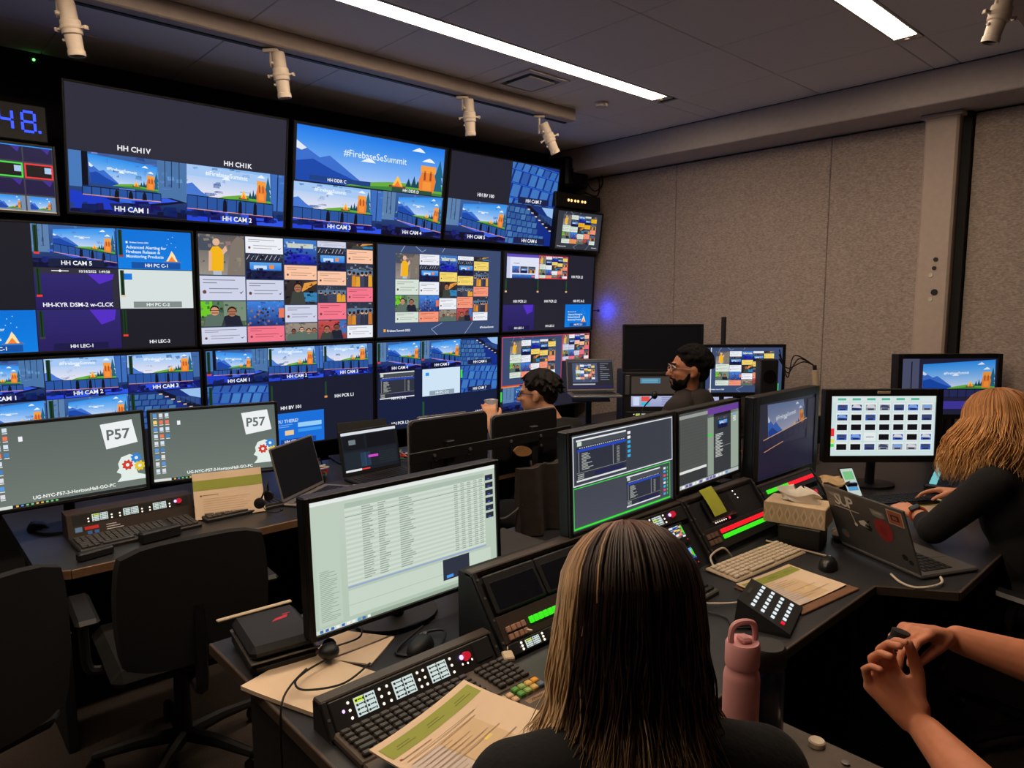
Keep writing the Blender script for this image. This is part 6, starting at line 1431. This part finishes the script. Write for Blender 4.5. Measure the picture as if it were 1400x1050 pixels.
# blonde person at the right of the console
t = thing('person', 'person with wavy blonde hair and wrist watch at the console, in black top', 'person', (3.05, .50, 0), R(-14))
P = base_pose(1.0, .10, 1.175, .19); P['pit'] = .25; P['yaw'] = R(-12); P['top'] = 'sweater'
P['elL'] = V3(-.27, .24, .80); P['wrL'] = V3(-.13, .38, .80); P['handL'] = (V3(.25, 1, .05), V3(1, -.25, .3), .3)
P['elR'] = V3(.30, .22, .79); P['wrR'] = V3(.28, .44, .82); P['handR'] = (V3(-.45, 1, -.05), V3(-1, -.3, .3), .32)
body, HM = seated(t, P, skinmat('b', (216, 150, 118)), M_blk, M_jean, .008, .45)
hm2 = hairmat('blonde', [(0, (150, 96, 56)), (.3, (176, 120, 68)), (.7, (204, 150, 92)), (1, (214, 166, 108))])
long_hair(t, HM, .24, hm2, 3200, .012, 9, spread=.045, front_gap=.7, rad=.0022, flip=.01, vol=1.04)
hb = [c for c in t.children if c.name.startswith('hair')][0]
b = MB(); b.M = HM; b.ell((0, -.02, .03), (.082, .1, .092), 20, 14); b.M = Matrix.Identity(4); q = HM @ V3(0, -.075, -.03); b.ell((q.x, q.y+.012, q.z-.08), (.078, .038, .14), 18, 12); remesh(b, 'hair_underlayer', mat('hair_gold_brown', (134, 90, 54), .6, vary=.3, scale=90, stretch=(1, 1, .1)), hb, .009, 6)
wr = P['wrL']; d = (wr-P['elL']).normalized(); wt = thing('wrist_watch', 'x', 'x'); del wt['category']; del wt['label']; wt.parent = t
c = wr-d*.012; a = d.orthogonal().normalized(); q = d.cross(a)
MB().tube([c+(a*math.cos(k*math.pi/10)+q*math.sin(k*math.pi/10))*.031 for k in range(20)], .006, 6, closed=True).build('strap', mat('strap_orange', (196, 84, 50), .6), wt)
up_ = (V3(0, 0, 1)-d*d.z).normalized(); up_ = (up_ - d.cross(up_)*.6).normalized()
MW = Matrix((( d.x, d.cross(up_).x*-1, up_.x, 0), (d.y, d.cross(up_).y*-1, up_.y, 0), (d.z, d.cross(up_).z*-1, up_.z, 0), (0, 0, 0, 1)))
b = MB(); b.M = Matrix.Translation(c+up_*.034) @ MW; b.box((0, 0, 0), (.034, .04, .011), .003); b.build('watch_case', M_bk, wt); b = MB(); b.M = Matrix.Translation(c+up_*.0397) @ MW; b.box((0, 0, 0), (.026, .032, .002), .0005); b.build('watch_face', glow('watch_glow', (60, 66, 72), .3), wt)
chair('black office chair under the blonde person', (3.04, .46, 0), R(-14), .4)
# drinking person at the front desk
t = thing('person', 'person with short black hair and glasses drinking from a cup', 'person', (2.60, 2.40, 0), R(14))
P = base_pose(.97, .08, 1.165, .20); P['pit'] = .08; P['yaw'] = R(18); P['elL'] = V3(-.30, .22, .88); P['wrL'] = V3(-.20, .36, 1.02); P['handL'] = (V3(.3, .35, .9), V3(.6, -.6, .2), .55, .95)
P['wrR'] = V3(.18, .40, .79)
body, HM = seated(t, P, skinmat('c', (206, 150, 118)), M_blk, M_jean, .007, .5)
def short_hair(parent, HM, m, curly, seed, n=260, name='hair', sideburn=0):
    r = random.Random(seed); b = MB(); b.M = HM
    b.ell((0, -.022, .042), (.08, .096, .083), 20, 14); b.ell((0, -.065, -.0), (.068, .045, .06), 16, 10)
    for k in range(n):
        u = r.uniform(-math.pi, math.pi); v = r.random()**.7*1.75
        if abs(u) < 1.0 and v > .95: continue
        if 1.0 <= abs(u) < 1.9 and v > 1.35: continue
        p = Vector((math.sin(u)*.082*math.sin(v), -.022+math.cos(u)*.1*math.sin(v), .042+.088*math.cos(v)))
        s = r.uniform(.009, .016) if curly else r.uniform(.009, .014)
        if curly: b.ell(p, (s, s, s), 7, 5)
        else:
            d = Vector((math.sin(u)*.6+r.uniform(-.4, .4), math.cos(u)*.6+r.uniform(-.2, .5), -.5)).normalized(); cap(b, p, p+d*.035, s*.8, s*.35, 6)
    b.M = Matrix.Identity(4)
    return remesh(b, name, m, parent, .0042 if curly else .005, 1)
short_hair(t, HM, mat('hair_black', (20, 15, 14), .7, vary=.35, scale=120, bump=.4, spec=.2), False, 4, 330)
def glasses(parent, HM, m):
    g = thing('glasses', 'x', 'x'); del g['category']; del g['label']; g.parent = parent
    b = MB(); b.M = HM
    for s in (-1, 1):
        b.tube([(s*.033+.024*math.cos(k*math.pi/8), .098-.006*abs(math.cos(k*math.pi/8)), .012+.018*math.sin(k*math.pi/8)) for k in range(16)], .0022, 6, closed=True)
    b.tube([(-.01, .1, .016), (0, .103, .018), (.01, .1, .016)], .0018, 6); b.build('rims', m, g)
    for s in (-1, 1):
        b = MB(); b.M = HM; b.tube([(s*.057, .092, .016), (s*.076, .05, .014), (s*.08, -.0, .008), (s*.08, -.02, -.012)], .0018, 6); b.build('temple', m, g)
    return g
glasses(t, HM, M_bk)
wr = P['wrL']; cp = wr+V3(.3, .35, .9).normalized()*.075+V3(.045, .02, .0)
bpy.context.view_layer.update()
cup = thing('cup', 'translucent pale cup held at the mouth by the drinking person', 'cup', t.matrix_world @ cp, R(14)); cup.rotation_euler = (R(-12), R(14), R(14))
MB().lathe([(0, -.045), (.028, -.045), (.03, -.042), (.037, .045), (.0355, .045), (.0285, -.04), (0, -.04)], 24).build('wall', mat('cup_plastic', (206, 208, 222), .25, vary=.03, trans=.35), cup)
MB().lathe([(.0365, .043), (.0385, .045), (.0365, .048), (.0355, .045)], 24).build('rim', mat('cup_rim', (214, 216, 226), .3), cup)
chair('black office chair under the drinking person', (2.60, 2.33, 0), R(14), .38)
# bearded person with headset
t = thing('person', 'bearded person with glasses and headset band watching the screens', 'person', (3.12, 2.01, 0), R(14))
P = base_pose(1.115, .03, 1.29, .035); P['yaw'] = R(36); P['pit'] = -.04; P['top'] = 'hooded_top'; P['wrL'] = V3(-.16, .34, .72); P['wrR'] = V3(.16, .34, .72)
body, HM = seated(t, P, skinmat('d', (176, 116, 86)), M_char, M_jean, .006, .95)
short_hair(t, HM, mat('hair_curly_black', (14, 11, 11), .85, vary=.5, scale=150, bump=.8, spec=.15), True, 6, 520)
b = MB(); b.M = HM; b.ell((0, .052, -.085), (.038, .036, .024), 14, 8); b.ell((0, .03, -.078), (.052, .048, .022), 16, 8); b.ell((0, .086, -.043), (.026, .01, .006), 12, 6); b.ell((.028, .075, -.058), (.012, .014, .022), 10, 6); b.ell((-.028, .075, -.058), (.012, .014, .022), 10, 6)
for s in (-1, 1): b.ell((s*.044, .045, -.058), (.014, .024, .022), 10, 6)
for s in (-1, 1): cap(b, V3(s*.068, .012, -.012), V3(s*.05, .035, -.068), .007, .014, 8)
remesh(b, 'beard', MATS['hair_curly_black'], t, .005, 1)
for s in (-1, 1):
    b = MB(); b.M = HM; b.ell((s*.031, .083, .014), (.013, .008, .009), 12, 8); e = b.build('eye', mat('eye_white', (226, 214, 204), .3, vary=.02), t); b = MB(); b.M = HM; b.ell((s*.031, .0895, .014), (.0062, .003, .0062), 10, 6); b.build('iris', mat('iris_dark', (34, 22, 18), .2), e)
    b = MB(); b.M = HM; cap(b, V3(s*.016, .094, .034), V3(s*.05, .082, .036), .0045, .0035, 8); b.build('eyebrow', MATS['hair_curly_black'], t)
glasses(t, HM, mat('glasses_metal', (170, 150, 140), .3, .8))
b = MB(); b.M = HM; b.tube([(math.sin(a)*.093, -.02, .02+.115*math.cos(a)) for a in [R(-60+8*k) for k in range(20)]], .0035, 6)
hs = b.build('headset_band', M_alu, t); b = MB(); b.M = HM; b.ell((.088, -.012, -.002), (.012, .026, .03), 12, 8); b.build('ear_cushion', M_cable, hs)
b = MB(); b.ell(tuple(P['neck']+V3(0, -.07, -.01)), (.1, .06, .05), 16, 10); b.ell(tuple(P['neck']+V3(0, -.09, -.05)), (.12, .05, .07), 16, 10); remesh(b, 'hood', M_char, t, .01, 6)
chair('black office chair under the bearded person', (3.12, 2.01, 0), R(14), .42)
# person whose forearms enter on the right, opening a small black container
t = thing('person', 'person in black whose bare forearms hold a small black container', 'person', (1.38, -.02, 0), 0)
inv = lambda x, y, z: V3(x-1.38, y+.02, z)
b = MB(); nk = V3(0, .0, 1.06)
head(b, V3(0, .03, 1.22), 0, .2); cap(b, nk, V3(0, .02, 1.18), .052, .05)
b.ell((0, -.01, .9), (.16, .11, .18), 18, 12); b.ell((0, -.01, .68), (.15, .11, .18), 18, 10); b.ell((0, 0, .57), (.17, .12, .12), 18, 10)
wL, wR = inv(1.290, .360, .915), inv(1.527, .392, .985); eL, eR = inv(1.115, .17, .90), inv(1.60, .14, .95); sL, sR = V3(-.19, -.01, 1.0), V3(.19, -.01, 1.0)
for sh, el, wr_ in ((sL, eL, wL), (sR, eR, wR)):
    cap(b, V3(0, -.01, .99), sh, .06, .055); cap(b, nk, sh, .045, .052); chain(b, [sh, el, el.lerp(wr_, .35), wr_.lerp(el, .08)], [.052, .044, .043, .027])
hand(b, wL, V3(.06, .74, .62), V3(.85, -.25, .25), .0, lefty=-1, per=(.78, .8, .82, .84), s=1.02, spread=.05, thumb_out=.62)
hand(b, wR, V3(-.86, .36, .26), V3(-.35, -.85, .2), .0, lefty=-1, per=(.5, .56, .6, .66), s=.95, spread=.04, thumb_out=.15)
for q in (-1, 1): chain(b, [V3(q*.1, .04, .53), V3(q*.12, .44, .52), V3(q*.12, .42, .1)], [.088, .06, .038]); cap(b, V3(q*.12, .42, .07), V3(q*.12, .56, .05), .036, .03)
remesh(b, 'body', skinmat('e', (208, 134, 100)), t, .0042, 2)
b = MB(); b.ell((0, -.01, .9), (.175, .125, .185), 18, 12); b.ell((0, -.01, .68), (.165, .125, .18), 18, 10); b.ell((0, 0, .57), (.18, .13, .11), 18, 10)
for sh, el in ((sL, eL), (sR, eR)): cap(b, V3(0, -.01, .99), sh, .07, .066); cap(b, nk+V3(0, 0, -.04), sh, .05, .06); chain(b, [sh, sh.lerp(el, .6)], [.066, .06])
remesh(b, 'shirt', M_blk, t, .011, 6)
b = MB(); b.ell((0, 0, .55), (.19, .14, .115), 18, 10)
for q in (-1, 1): chain(b, [V3(q*.1, .04, .53), V3(q*.12, .44, .52), V3(q*.12, .42, .12)], [.102, .076, .058])
remesh(b, 'trousers', M_jean, t, .012, 6)
for q in (-1, 1): b = MB(); cap(b, V3(q*.12, .40, .055), V3(q*.12, .58, .045), .046, .04); remesh(b, 'shoe', M_bk, t, .012, 4)
b = MB(); b.M = Matrix.Translation((0, .03, 1.22)); b.ell((0, -.02, .045), (.082, .1, .086), 20, 14); remesh(b, 'hair', MATS['hair_black'], t, .008, 4)
o = thing('small_container', 'small black container held between the hands', 'container', (1.405, .452, .925)); o.rotation_euler = (R(8), R(10), 0)
MB().lathe([(0, 0), (.017, 0), (.019, .003), (.019, .07), (.016, .076), (0, .076)], 20).build('body', M_cable, o); MB().lathe([(0, .076), (.0165, .076), (.0165, .09), (0, .092)], 20).build('cap', M_bk, o)
chair('black office chair under the person with bare forearms', (1.40, -.06, 0), 0, .42)
